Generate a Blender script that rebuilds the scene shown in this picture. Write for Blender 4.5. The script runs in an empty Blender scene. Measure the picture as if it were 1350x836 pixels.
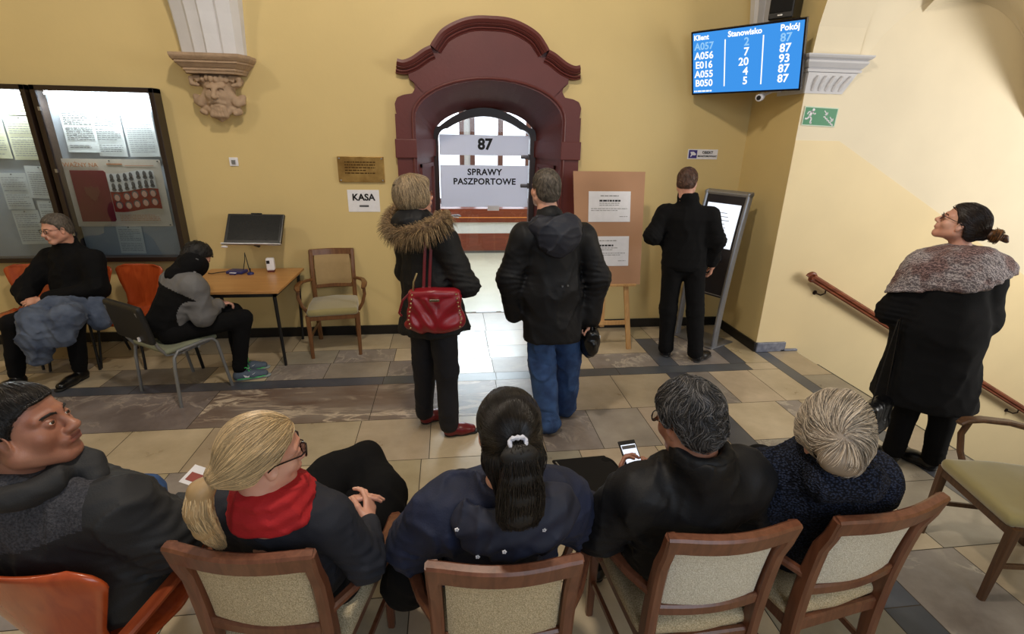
import bpy, bmesh, math, random
import numpy as np
from mathutils import Vector, Matrix, Euler, Quaternion
PI = math.pi
SC = bpy.context.scene
COL = SC.collection
random.seed(7)
rng = np.random.default_rng(7)

# ------------------------------------------------------------------ materials
def _nt(name):
    m = bpy.data.materials.new(name); m.use_nodes = True
    nt = m.node_tree; b = nt.nodes['Principled BSDF']
    return m, nt, b
def lin(c):
    """sRGB 0-255 triple to linear rgba"""
    o = []
    for v in c:
        v = v / 255
        o.append(v / 12.92 if v <= .04045 else ((v + .055) / 1.055) ** 2.4)
    return (*o, 1)
def mat(name, col, rough=.6, metal=0, spec=.5, noise=0, nscale=20, bump=0, bscale=60, stretch=(1, 1, 1), col2=None,
        coat=0, emit=None, estr=0, sheen=0, sss=0, weave=0, coords='Object', detail=4):
    """Procedural principled material: noise mixes col->col2, bump from a second noise"""
    m, nt, b = _nt(name); N = nt.nodes; L = nt.links
    c1 = lin(col)
    b.inputs['Roughness'].default_value = rough
    b.inputs['Metallic'].default_value = metal
    b.inputs['Specular IOR Level'].default_value = spec
    b.inputs['Coat Weight'].default_value = coat
    if sheen:
        b.inputs['Sheen Weight'].default_value = sheen
        b.inputs['Sheen Roughness'].default_value = .5
    if sss:
        b.inputs['Subsurface Weight'].default_value = sss
        b.inputs['Subsurface Radius'].default_value = (.01, .004, .002)
        b.inputs['Subsurface Scale'].default_value = .5
    if emit:
        b.inputs['Emission Color'].default_value = lin(emit); b.inputs['Emission Strength'].default_value = estr
    tc = N.new('ShaderNodeTexCoord'); mp = N.new('ShaderNodeMapping'); mp.inputs['Scale'].default_value = stretch
    L.new(tc.outputs[coords], mp.inputs[0])
    if col2 is None:
        k = 1 - .35 * max(noise, .15)
        c2 = tuple(v * k for v in c1[:3]) + (1,)
    else: c2 = lin(col2)
    nz = N.new('ShaderNodeTexNoise'); nz.inputs['Scale'].default_value = nscale; nz.inputs['Detail'].default_value = detail
    L.new(mp.outputs[0], nz.inputs['Vector'])
    rp = N.new('ShaderNodeValToRGB'); rp.color_ramp.elements[0].position = .35; rp.color_ramp.elements[1].position = .65
    rp.color_ramp.elements[0].color = c2; rp.color_ramp.elements[1].color = c1
    L.new(nz.outputs['Fac'], rp.inputs[0]); L.new(rp.outputs[0], b.inputs['Base Color'])
    if bump:
        n2 = N.new('ShaderNodeTexNoise'); n2.inputs['Scale'].default_value = bscale; n2.inputs['Detail'].default_value = 3
        L.new(mp.outputs[0], n2.inputs['Vector'])
        bp = N.new('ShaderNodeBump'); bp.inputs['Strength'].default_value = bump; bp.inputs['Distance'].default_value = .01
        L.new(n2.outputs['Fac'], bp.inputs['Height']); L.new(bp.outputs[0], b.inputs['Normal'])
    if weave:
        w1 = N.new('ShaderNodeTexWave'); w1.inputs['Scale'].default_value = weave; w1.bands_direction = 'X'
        w2 = N.new('ShaderNodeTexWave'); w2.inputs['Scale'].default_value = weave; w2.bands_direction = 'Z'
        w1.inputs['Distortion'].default_value = 2; w2.inputs['Distortion'].default_value = 2
        w1.inputs['Detail Scale'].default_value = 3; w2.inputs['Detail Scale'].default_value = 3
        for w in (w1, w2): L.new(mp.outputs[0], w.inputs['Vector'])
        mu = N.new('ShaderNodeMath'); mu.operation = 'MULTIPLY'
        L.new(w1.outputs['Fac'], mu.inputs[0]); L.new(w2.outputs['Fac'], mu.inputs[1])
        mx = N.new('ShaderNodeMix'); mx.data_type = 'RGBA'; mx.blend_type = 'MULTIPLY'
        mx.inputs['Factor'].default_value = .85
        r2 = N.new('ShaderNodeValToRGB'); r2.color_ramp.elements[0].color = (.45, .42, .36, 1); r2.color_ramp.elements[1].position = .5
        L.new(mu.outputs[0], r2.inputs[0]); L.new(rp.outputs[0], mx.inputs['A']); L.new(r2.outputs[0], mx.inputs['B'])
        L.new(mx.outputs['Result'], b.inputs['Base Color'])
        bp = N.new('ShaderNodeBump'); bp.inputs['Strength'].default_value = .5; bp.inputs['Distance'].default_value = .002
        L.new(mu.outputs[0], bp.inputs['Height']); L.new(bp.outputs[0], b.inputs['Normal'])
    return m
def wood(name, c1, c2, rough=.35, axis='Z', scale=1.0, coat=.15):
    m, nt, b = _nt(name); N = nt.nodes; L = nt.links
    tc = N.new('ShaderNodeTexCoord'); mp = N.new('ShaderNodeMapping')
    s = {'X': (3, 40, 40), 'Y': (40, 3, 40), 'Z': (40, 40, 3)}[axis]
    mp.inputs['Scale'].default_value = tuple(v * scale for v in s)
    L.new(tc.outputs['Object'], mp.inputs[0])
    nz = N.new('ShaderNodeTexNoise'); nz.inputs['Scale'].default_value = 1; nz.inputs['Detail'].default_value = 6; nz.inputs['Distortion'].default_value = 1.2
    L.new(mp.outputs[0], nz.inputs['Vector'])
    rp = N.new('ShaderNodeValToRGB'); rp.color_ramp.elements[0].position = .3; rp.color_ramp.elements[1].position = .7
    rp.color_ramp.elements[0].color = lin(c2); rp.color_ramp.elements[1].color = lin(c1)
    L.new(nz.outputs['Fac'], rp.inputs[0]); L.new(rp.outputs[0], b.inputs['Base Color'])
    b.inputs['Roughness'].default_value = rough; b.inputs['Coat Weight'].default_value = coat; b.inputs['Coat Roughness'].default_value = .2
    return m
def emis(name, col, strength=1.0):
    m, nt, b = _nt(name)
    nt.nodes.remove(b); e = nt.nodes.new('ShaderNodeEmission')
    e.inputs[0].default_value = lin(col); e.inputs[1].default_value = strength
    nt.links.new(e.outputs[0], nt.nodes['Material Output'].inputs[0]); return m
def glassmat(name, alpha=.12, tint=(248, 252, 252), rough=.02):
    """thin pane: mostly transparent with a glossy reflection"""
    m, nt, b = _nt(name); N = nt.nodes; L = nt.links; N.remove(b)
    t = N.new('ShaderNodeBsdfTransparent'); t.inputs[0].default_value = lin(tint)
    g = N.new('ShaderNodeBsdfGlossy'); g.inputs['Roughness'].default_value = rough
    f = N.new('ShaderNodeFresnel'); f.inputs[0].default_value = 1.45
    mx = N.new('ShaderNodeMixShader'); L.new(f.outputs[0], mx.inputs[0]); L.new(t.outputs[0], mx.inputs[1]); L.new(g.outputs[0], mx.inputs[2])
    L.new(mx.outputs[0], N['Material Output'].inputs[0]); return m

# ------------------------------------------------------------------ objects
def tag(o, label=None, cat=None, group=None, kind=None):
    if label: o['label'] = label
    if cat: o['category'] = cat
    if group: o['group'] = group
    if kind: o['kind'] = kind
    return o
def empty(name, loc=(0, 0, 0), rz=0, label=None, cat=None, group=None):
    o = bpy.data.objects.new(name, None); COL.objects.link(o); o.location = loc; o.rotation_euler = (0, 0, rz)
    o.empty_display_size = .05
    return tag(o, label, cat, group)
def link(name, me, parent=None, mats=None, smooth=False, loc=None, rot=None):
    o = bpy.data.objects.new(name, me); COL.objects.link(o)
    if parent is not None: o.parent = parent
    if mats is not None:
        for m in (mats if isinstance(mats, (list, tuple)) else [mats]): me.materials.append(m)
    if smooth and len(me.polygons): me.polygons.foreach_set('use_smooth', [True] * len(me.polygons))
    if loc is not None: o.location = loc
    if rot is not None: o.rotation_euler = rot
    return o
class MB:
    """mesh builder in one bmesh"""
    def __init__(s): s.b = bmesh.new(); s.mi = 0; s.M = Matrix.Identity(4)
    def _v(s, p): return s.b.verts.new(s.M @ Vector(p))
    def face(s, vs):
        try: f = s.b.faces.new(vs); f.material_index = s.mi; return f
        except ValueError: return None
    def poly(s, pts): return s.face([s._v(p) for p in pts])
    def box(s, c, d, rot=None, bevel=0):
        M = Matrix.Translation(c) @ (Euler(rot).to_matrix().to_4x4() if rot is not None else Matrix.Identity(4))
        x, y, z = d[0] / 2, d[1] / 2, d[2] / 2
        vs = [s._v(M @ Vector(p)) for p in ((-x, -y, -z), (x, -y, -z), (x, y, -z), (-x, y, -z), (-x, -y, z), (x, -y, z), (x, y, z), (-x, y, z))]
        fs = [s.face([vs[i] for i in q]) for q in ((0, 3, 2, 1), (4, 5, 6, 7), (0, 1, 5, 4), (1, 2, 6, 5), (2, 3, 7, 6), (3, 0, 4, 7))]
        if bevel:
            es = list({e for f in fs for e in f.edges})
            r = bmesh.ops.bevel(s.b, geom=es, offset=bevel, segments=2, affect='EDGES', profile=.5)
            for f in r['faces']: f.material_index = s.mi
        return s
    def bb(s, a, b, bevel=0):
        a = Vector(a); b = Vector(b); return s.box((a + b) / 2, [abs(v) for v in (b - a)], bevel=bevel)
    def ring_loft(s, rings, cap=True, closed=False):
        vr = [[s._v(p) for p in r] for r in rings]; n = len(vr[0])
        k = len(vr)
        for i in range(k if closed else k - 1):
            a, b = vr[i], vr[(i + 1) % k]
            for j in range(n): s.face([a[j], a[(j + 1) % n], b[(j + 1) % n], b[j]])
        if cap and not closed: s.face(vr[0][::-1]); s.face(vr[-1])
        return s
    def tube(s, pts, r, n=10, cap=True, flat=1.0, up=None):
        """round (or flattened) tube along points; r scalar or list"""
        pts = [Vector(p) for p in pts]; k = len(pts)
        rs = r if isinstance(r, (list, tuple)) else [r] * k
        rings = []; prev = Vector(up) if up is not None else None
        for i, p in enumerate(pts):
            t = (pts[min(i + 1, k - 1)] - pts[max(i - 1, 0)]).normalized()
            if prev is None: prev = Vector((0, 0, 1)) if abs(t.z) < .9 else Vector((1, 0, 0))
            u = (prev - t * prev.dot(t)).normalized(); w = t.cross(u)
            prev = u
            rings.append([p + (u * math.cos(2 * PI * j / n) * flat + w * math.sin(2 * PI * j / n)) * rs[i] for j in range(n)])
        return s.ring_loft(rings, cap)
    def bar(s, pts, w, h, up=(0, 0, 1), bevel=.003):
        """rectangular-section bar along points; w across, h along up; lists allowed"""
        pts = [Vector(p) for p in pts]; k = len(pts)
        ws = w if isinstance(w, (list, tuple)) else [w] * k; hs = h if isinstance(h, (list, tuple)) else [h] * k
        rings = []; U = Vector(up)
        for i, p in enumerate(pts):
            t = (pts[min(i + 1, k - 1)] - pts[max(i - 1, 0)]).normalized()
            u = (U - t * U.dot(t)).normalized(); x = t.cross(u); a = ws[i] / 2; b = hs[i] / 2; c = min(bevel, a * .6, b * .6)
            rings.append([p + x * q + u * r for q, r in ((-a + c, -b), (a - c, -b), (a, -b + c), (a, b - c), (a - c, b), (-a + c, b), (-a, b - c), (-a, -b + c))])
        return s.ring_loft(rings)
    def cyl(s, a, b, r, n=16, r2=None): return s.tube([a, b], [r, r if r2 is None else r2], n)
    def lathe(s, prof, n=24, c=(0, 0, 0)):
        rings = [[Vector(c) + Vector((r * math.cos(2 * PI * j / n), r * math.sin(2 * PI * j / n), z)) for j in range(n)] for r, z in prof]
        return s.ring_loft(rings)
    def sphere(s, c, r, n=16, sc=(1, 1, 1)):
        m = n // 2; rings = []
        for i in range(1, m):
            a = PI * i / m; rings.append([Vector(c) + Vector((r * sc[0] * math.sin(a) * math.cos(2 * PI * j / n), r * sc[1] * math.sin(a) * math.sin(2 * PI * j / n), -r * sc[2] * math.cos(a))) for j in range(n)])
        return s.ring_loft(rings)
    def prism(s, poly2, y0, y1, plane='XZ', bevel=0):
        f = {'XZ': lambda p, y: (p[0], y, p[1]), 'XY': lambda p, y: (p[0], p[1], y), 'YZ': lambda p, y: (y, p[0], p[1])}[plane]
        a = [s._v(f(p, y0)) for p in poly2]; b = [s._v(f(p, y1)) for p in poly2]; n = len(a)
        s.face(a); s.face(b[::-1])
        for i in range(n): s.face([a[i], a[(i + 1) % n], b[(i + 1) % n], b[i]])
        return s
    def grid(s, fn, nu, nv):
        vs = [[s._v(fn(i / nu, j / nv)) for j in range(nv + 1)] for i in range(nu + 1)]
        for i in range(nu):
            for j in range(nv): s.face([vs[i][j], vs[i + 1][j], vs[i + 1][j + 1], vs[i][j + 1]])
        return s
    def build(s, name, m=None, parent=None, smooth=False, loc=None, rot=None, autos=True):
        bmesh.ops.recalc_face_normals(s.b, faces=s.b.faces)
        me = bpy.data.meshes.new(name); s.b.to_mesh(me); s.b.free()
        o = link(name, me, parent, m, smooth, loc, rot)
        if smooth and autos: me.set_sharp_from_angle(angle=math.radians(40))
        return o
def struct(o): o['kind'] = 'structure'; return o
def text(name, body, size, parent, m, loc, rot=(PI / 2, 0, 0), bold=0.0, align='CENTER', ext=.0006, sx=1.0, spacing=1.0):
    cu = bpy.data.curves.new(name, 'FONT'); cu.body = body; cu.size = size; cu.align_x = align; cu.align_y = 'CENTER'
    cu.extrude = ext; cu.offset = bold; cu.resolution_u = 3; cu.space_character = spacing
    t = bpy.data.objects.new('t', cu); COL.objects.link(t)
    dg = bpy.context.evaluated_depsgraph_get(); me = bpy.data.meshes.new_from_object(t.evaluated_get(dg))
    bpy.data.objects.remove(t); me.materials.clear()
    o = link(name, me, parent, m, False, loc, rot); o.scale = (sx, 1, 1)
    return o
def copy_tree(o, parent=None):
    c = o.copy(); COL.objects.link(c); c.parent = parent
    for ch in list(o.children): copy_tree(ch, c)
    return c

# ------------------------------------------------------------------ implicit surfaces (for bodies, clothes, hair, carving)
class SDF:
    """list of (op, fn, k): blended primitives, evaluated on numpy points"""
    def __init__(s): s.ops = []; s.lo = np.full(3, 1e9); s.hi = np.full(3, -1e9)
    def _bb(s, pts, r):
        for p in pts: s.lo = np.minimum(s.lo, np.array(p) - r); s.hi = np.maximum(s.hi, np.array(p) + r)
    def cone(s, a, b, r1, r2=None, k=.02, op='u', flat=None):
        """round cone a->b; flat=(axis, f) widens the section by f along axis"""
        a = np.array(a, float); b = np.array(b, float); r2 = r1 if r2 is None else r2
        ax = None
        if flat is not None: ax = np.array(flat[0], float); ax /= np.linalg.norm(ax); ff = flat[1]
        def fn(P):
            d = b - a; L2 = max(d @ d, 1e-9); q = P - a
            t = np.clip((q @ d) / L2, 0, 1); q = q - t[:, None] * d
            if ax is not None:
                c = q @ ax; q = q - (c * (1 - 1 / ff))[:, None] * ax
            return np.sqrt((q * q).sum(1)) - (r1 + (r2 - r1) * t)
        if op == 'u': s._bb([a, b], max(r1, r2) * (1 if flat is None else max(1, ff)))
        s.ops.append((op, fn, k)); return s
    def path(s, pts, rs, k=.02, op='u', flat=None):
        for i in range(len(pts) - 1): s.cone(pts[i], pts[i + 1], rs[i], rs[i + 1], k, op, flat)
        return s
    def ell(s, c, r, rot=None, k=.02, op='u'):
        c = np.array(c, float); r = np.array(r, float)
        M = np.array(rot.to_3x3() if hasattr(rot, 'to_3x3') else (Euler(rot).to_matrix() if rot is not None else Matrix.Identity(3)))
        def fn(P):
            q = (P - c) @ M; k0 = np.sqrt(((q / r) ** 2).sum(1)); k1 = np.sqrt(((q / (r * r)) ** 2).sum(1))
            return k0 * (k0 - 1) / np.maximum(k1, 1e-6)
        if op == 'u': s._bb([c], r.max())
        s.ops.append((op, fn, k)); return s
    def box(s, c, h, rot=None, rad=.01, k=.01, op='u'):
        c = np.array(c, float); h = np.array(h, float) - rad
        M = np.array(Euler(rot).to_matrix() if rot is not None else Matrix.Identity(3))
        def fn(P):
            q = np.abs((P - c) @ M) - h
            return np.sqrt((np.maximum(q, 0) ** 2).sum(1)) + np.minimum(q.max(1), 0) - rad
        if op == 'u': s._bb([c], np.linalg.norm(h))
        s.ops.append((op, fn, k)); return s
    def cut(s, p, n, k=.004):
        """remove the half space on the side of n"""
        p = np.array(p, float); n = np.array(n, float); n /= np.linalg.norm(n)
        s.ops.append(('i', lambda P: (P - p) @ n, k)); return s
    def sub(s, other, off=0, k=.004):
        s.ops.append(('s', lambda P: other(P) - off, k)); return s
    def join(s, other, k=.01):
        s.lo = np.minimum(s.lo, other.lo); s.hi = np.maximum(s.hi, other.hi); s.ops.append(('u', lambda P: other(P), k)); return s
    def warp(s, fn):
        """add displacement fn(P) to the distance"""
        s.ops.append(('d', fn, 0)); return s
    def __call__(s, P):
        d = None
        for op, fn, k in s.ops:
            e = fn(P)
            if d is None: d = e; continue
            if op == 'd': d = d + e; continue
            if op == 's': e = -e
            if op in 'is' :
                h = np.maximum(k - np.abs(d - e), 0) / k if k else 0
                d = np.maximum(d, e) + h * h * k * .25
            else:
                h = np.maximum(k - np.abs(d - e), 0) / k if k else 0
                d = np.minimum(d, e) - h * h * k * .25
        return d
def surf(sdf, res, name, mats, parent=None, lo=None, hi=None, smooth=2, matfn=None, pad=.03):
    me = surf_mesh(sdf, res, name, lo, hi, smooth, matfn, pad)
    return link(name, me, parent, mats, True)
def surf_arrays(sdf, res, lo=None, hi=None, smooth=2, pad=.03):
    lo = np.array(lo if lo is not None else sdf.lo - pad, float); hi = np.array(hi if hi is not None else sdf.hi + pad, float)
    B = 6; n = np.ceil((hi - lo) / res).astype(int); n = ((n + B - 1) // B) * B + 1
    nb = (n - 1) // B
    # coarse blocks, only those near the surface are sampled finely
    ax = [lo[i] + (np.arange(nb[i]) + .5) * B * res for i in range(3)]
    G = np.stack(np.meshgrid(*ax, indexing='ij'), -1).reshape(-1, 3)
    dc = sdf(G); R = B * res * .87 * 1.35 + .012
    near = np.abs(dc) < R
    F = np.repeat(np.repeat(np.repeat(dc.reshape(nb), B, 0), B, 1), B, 2)
    F = np.pad(F, ((0, 1),) * 3, mode='edge').astype(np.float32)
    idx = np.argwhere(near.reshape(nb))
    o = np.stack(np.meshgrid(*[np.arange(B + 1)] * 3, indexing='ij'), -1).reshape(-1, 3)
    for c in range(0, len(idx), 600):
        I = (idx[c:c + 600, None, :] * B + o[None]).reshape(-1, 3)
        F[I[:, 0], I[:, 1], I[:, 2]] = sdf(lo + I * res)
    S = F < 0
    # surface nets
    nx, ny, nz = np.array(F.shape) - 1
    acc = np.zeros((nx, ny, nz, 3), np.float32); cnt = np.zeros((nx, ny, nz), np.float32)
    any_in = np.zeros((nx, ny, nz), bool); all_in = np.ones((nx, ny, nz), bool)
    for dx in (0, 1):
        for dy in (0, 1):
            for dz in (0, 1):
                s_ = S[dx:dx + nx, dy:dy + ny, dz:dz + nz]; any_in |= s_; all_in &= s_
    act = any_in & ~all_in
    C = np.argwhere(act)
    if len(C) == 0: return np.zeros((0, 3)), np.zeros((0, 4), int)
    pos = np.zeros((len(C), 3)); cn = np.zeros(len(C))
    cor = [(i, j, k) for i in (0, 1) for j in (0, 1) for k in (0, 1)]
    for a in cor:
        for axx in range(3):
            if a[axx]: continue
            b = list(a); b[axx] = 1
            fa = F[C[:, 0] + a[0], C[:, 1] + a[1], C[:, 2] + a[2]]; fb = F[C[:, 0] + b[0], C[:, 1] + b[1], C[:, 2] + b[2]]
            m = (fa < 0) != (fb < 0); t = np.where(m, fa / np.where(m, fa - fb, 1), 0)
            p = np.array(a, float)[None].repeat(len(C), 0); p[:, axx] += t
            pos += p * m[:, None]; cn += m
    V = lo + (C + pos / np.maximum(cn, 1)[:, None]) * res
    ID = -np.ones((nx, ny, nz), int); ID[act] = np.arange(len(C))
    Q = []
    for axx in range(3):
        u, w = [(1, 2), (2, 0), (0, 1)][axx]
        sl = [slice(1, -1)] * 3; a_ = [slice(None)] * 3
        sa = [slice(1, -1)] * 3; sb = [slice(1, -1)] * 3
        sa[axx] = slice(0, -1); sb[axx] = slice(1, None)
        A = S[tuple(sa)]; Bq = S[tuple(sb)]
        E = np.argwhere(A != Bq)
        if len(E) == 0: continue
        off = np.ones(3, int); off[axx] = 0; g = E + off
        inside = A[E[:, 0], E[:, 1], E[:, 2]]
        du = np.zeros(3, int); du[u] = 1; dw = np.zeros(3, int); dw[w] = 1
        def gid(x): return ID[x[:, 0], x[:, 1], x[:, 2]]
        q = np.stack([gid(g - du - dw), gid(g - dw), gid(g), gid(g - du)], 1)
        q[~inside] = q[~inside][:, ::-1]
        Q.append(q)
    Q = np.concatenate(Q); Q = Q[(Q >= 0).all(1)]
    for _ in range(smooth):  # light relaxation of the net
        s_ = np.zeros_like(V); c_ = np.zeros(len(V))
        for i in range(4):
            a = Q[:, i]; b = Q[:, (i + 1) % 4]
            for d_ in range(3): s_[:, d_] += np.bincount(a, V[b, d_], len(V)) + np.bincount(b, V[a, d_], len(V))
            c_ += np.bincount(a, minlength=len(V)) + np.bincount(b, minlength=len(V))
        V = V * .5 + .5 * s_ / np.maximum(c_, 1)[:, None]
    return V, Q
def arrays_mesh(name, parts):
    """parts: list of (V, Q, material_index or array)"""
    Vs, Qs, Ms = [], [], []; o = 0
    for V, Q, m in parts:
        Vs.append(V); Qs.append(Q + o); o += len(V); Ms.append(np.full(len(Q), m) if np.isscalar(m) else m)
    V = np.concatenate(Vs); Q = np.concatenate(Qs); M = np.concatenate(Ms)
    me = bpy.data.meshes.new(name)
    me.vertices.add(len(V)); me.vertices.foreach_set('co', V.astype(np.float32).ravel())
    me.loops.add(len(Q) * 4); me.loops.foreach_set('vertex_index', Q.astype(np.int32).ravel())
    me.polygons.add(len(Q)); me.polygons.foreach_set('loop_start', np.arange(0, len(Q) * 4, 4, dtype=np.int32))
    me.polygons.foreach_set('loop_total', np.full(len(Q), 4, np.int32))
    me.polygons.foreach_set('material_index', M.astype(np.int32)); me.update(calc_edges=True); me.validate()
    return me
def surf_mesh(sdf, res, name, lo=None, hi=None, smooth=2, matfn=None, pad=.03):
    V, Q = surf_arrays(sdf, res, lo, hi, smooth, pad)
    m = 0 if matfn is None else matfn(V[Q].mean(1))
    return arrays_mesh(name, [(V, Q, m)])
def vnoise(P, scale, seed=0):
    """cheap smooth pseudo noise, about -1..1"""
    r = np.random.default_rng(seed); out = 0
    for i in range(5):
        d = r.normal(size=3); d /= np.linalg.norm(d); out = out + np.sin(P @ d * scale * (0.7 + .25 * i) + r.uniform(0, 6.28) + 1.3 * np.sin(P @ np.roll(d, 1) * scale * .6))
    return out / 3.2
# ================================================================== CAMERA
def make_cam():
    p, y, r = math.radians(19.6142), math.radians(7.26311), math.radians(-1.05118)
    fw = Vector((math.sin(y) * math.cos(p), math.cos(y) * math.cos(p), -math.sin(p)))
    rt = Vector((math.cos(y), -math.sin(y), 0)); up = rt.cross(fw)
    R = Matrix((rt * math.cos(r) - up * math.sin(r), up * math.cos(r) + rt * math.sin(r), -fw)).transposed()
    cd = bpy.data.cameras.new('camera'); cd.sensor_width = 36; cd.lens = 36 * 663.95 / 1350
    cd.clip_start = .05; cd.clip_end = 100
    c = bpy.data.objects.new('camera', cd); COL.objects.link(c); c.matrix_world = Matrix.Translation((0, 0, 2.0)) @ R.to_4x4()
    SC.camera = c
make_cam()
WY, SX, PY, EX = 5.145, 3.04, 4.36, 3.47    # back wall, side wall, stair wall plane, landing edge
# ================================================================== MATERIALS
M = {}
M['wall'] = mat('yellow_plaster', (218, 195, 138), .5, noise=.16, nscale=1.3, bump=.08, bscale=25, spec=.3)
M['wallw'] = mat('cream_plaster', (240, 228, 200), .6, noise=.1, nscale=2, bump=.05, bscale=25, spec=.3)
M['dado'] = mat('yellow_dado_paint', (242, 222, 176), .5, noise=.1, nscale=2, bump=.05, bscale=25, spec=.3)
M['white'] = mat('white_plaster', (214, 214, 218), .6, noise=.12, nscale=5, bump=.1, bscale=30)
M['stone'] = mat('carved_sandstone', (176, 150, 124), .8, noise=.5, nscale=14, bump=.35, bscale=60)
M['maroon'] = mat('maroon_stone_paint', (100, 47, 44), .45, noise=.3, nscale=4, bump=.12, bscale=40)
M['black'] = mat('black_skirting', (20, 18, 17), .35, noise=.3)
M['bluetile'] = mat('blue_grey_marble_skirting', (96, 102, 122), .3, noise=.7, nscale=18, col2=(134, 140, 158))
M['frame'] = mat('dark_brown_door_frame', (46, 27, 22), .4, noise=.3)
def stone_tile(name, c1, c2, vein=None, vs=3.0, rough=.34, var=.12, vw=.04, stretch=(1, 1, 1)):
    m, nt, b = _nt(name); N = nt.nodes; L = nt.links
    tc = N.new('ShaderNodeTexCoord'); ge = N.new('ShaderNodeVertexColor'); ge.layer_name = 'tile'
    mp = N.new('ShaderNodeMapping'); mp.inputs['Scale'].default_value = stretch; L.new(tc.outputs['Object'], mp.inputs[0])
    nz = N.new('ShaderNodeTexNoise'); nz.inputs['Scale'].default_value = 2.4; nz.inputs['Detail'].default_value = 9; nz.inputs['Roughness'].default_value = .62
    L.new(mp.outputs[0], nz.inputs['Vector'])
    rp = N.new('ShaderNodeValToRGB'); rp.color_ramp.elements[0].position = .32; rp.color_ramp.elements[1].position = .68
    rp.color_ramp.elements[0].color = lin(c2); rp.color_ramp.elements[1].color = lin(c1); L.new(nz.outputs['Fac'], rp.inputs[0])
    out = rp.outputs[0]
    if vein:
        n2 = N.new('ShaderNodeTexNoise'); n2.inputs['Scale'].default_value = vs; n2.inputs['Detail'].default_value = 8; n2.inputs['Distortion'].default_value = 1.1; n2.inputs['Roughness'].default_value = .6
        L.new(mp.outputs[0], n2.inputs['Vector'])
        r2 = N.new('ShaderNodeValToRGB'); e = r2.color_ramp.elements
        e[0].position = .5 - vw; e[0].color = (0, 0, 0, 1); e[1].position = .5; e[1].color = (1, 1, 1, 1); k = e.new(.5 + vw * .7); k.color = (0, 0, 0, 1)
        L.new(n2.outputs['Fac'], r2.inputs[0])
        n3 = N.new('ShaderNodeTexNoise'); n3.inputs['Scale'].default_value = 1.7; n3.inputs['Detail'].default_value = 3
        L.new(mp.outputs[0], n3.inputs['Vector']); r3 = N.new('ShaderNodeValToRGB'); r3.color_ramp.elements[0].position = .45; r3.color_ramp.elements[1].position = .6
        L.new(n3.outputs['Fac'], r3.inputs[0]); mm = N.new('ShaderNodeMath'); mm.operation = 'MULTIPLY'; L.new(r2.outputs[0], mm.inputs[0]); L.new(r3.outputs[0], mm.inputs[1])
        mx = N.new('ShaderNodeMix'); mx.data_type = 'RGBA'; mx.inputs['B'].default_value = lin(vein)
        L.new(mm.outputs[0], mx.inputs['Factor']); L.new(out, mx.inputs['A']); out = mx.outputs['Result']
    mv = N.new('ShaderNodeMix'); mv.data_type = 'RGBA'; mv.blend_type = 'MULTIPLY'; mv.inputs['Factor'].default_value = 1
    L.new(out, mv.inputs['A']); L.new(ge.outputs['Color'], mv.inputs['B']); L.new(mv.outputs['Result'], b.inputs['Base Color'])
    rr = N.new('ShaderNodeMapRange'); rr.inputs['To Min'].default_value = rough - .08; rr.inputs['To Max'].default_value = rough + .12
    L.new(nz.outputs['Fac'], rr.inputs['Value']); L.new(rr.outputs[0], b.inputs['Roughness'])
    return m
FT = [stone_tile('tan_floor_stone', (204, 188, 160), (172, 156, 128), rough=.28),
      stone_tile('grey_tan_floor_stone', (170, 162, 146), (138, 130, 116), rough=.28),
      stone_tile('veined_grey_marble', (160, 152, 146), (116, 106, 100), vein=(190, 180, 165), vs=3.5),
      stone_tile('dark_slate_strip', (92, 96, 104), (70, 74, 82), rough=.3),
      mat('floor_joint', (74, 65, 52), .8),
      stone_tile('red_veined_marble', (138, 128, 120), (98, 76, 66), vein=(205, 190, 170), vs=4, vw=.07, stretch=(.45, 1.6, 1))]
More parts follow.
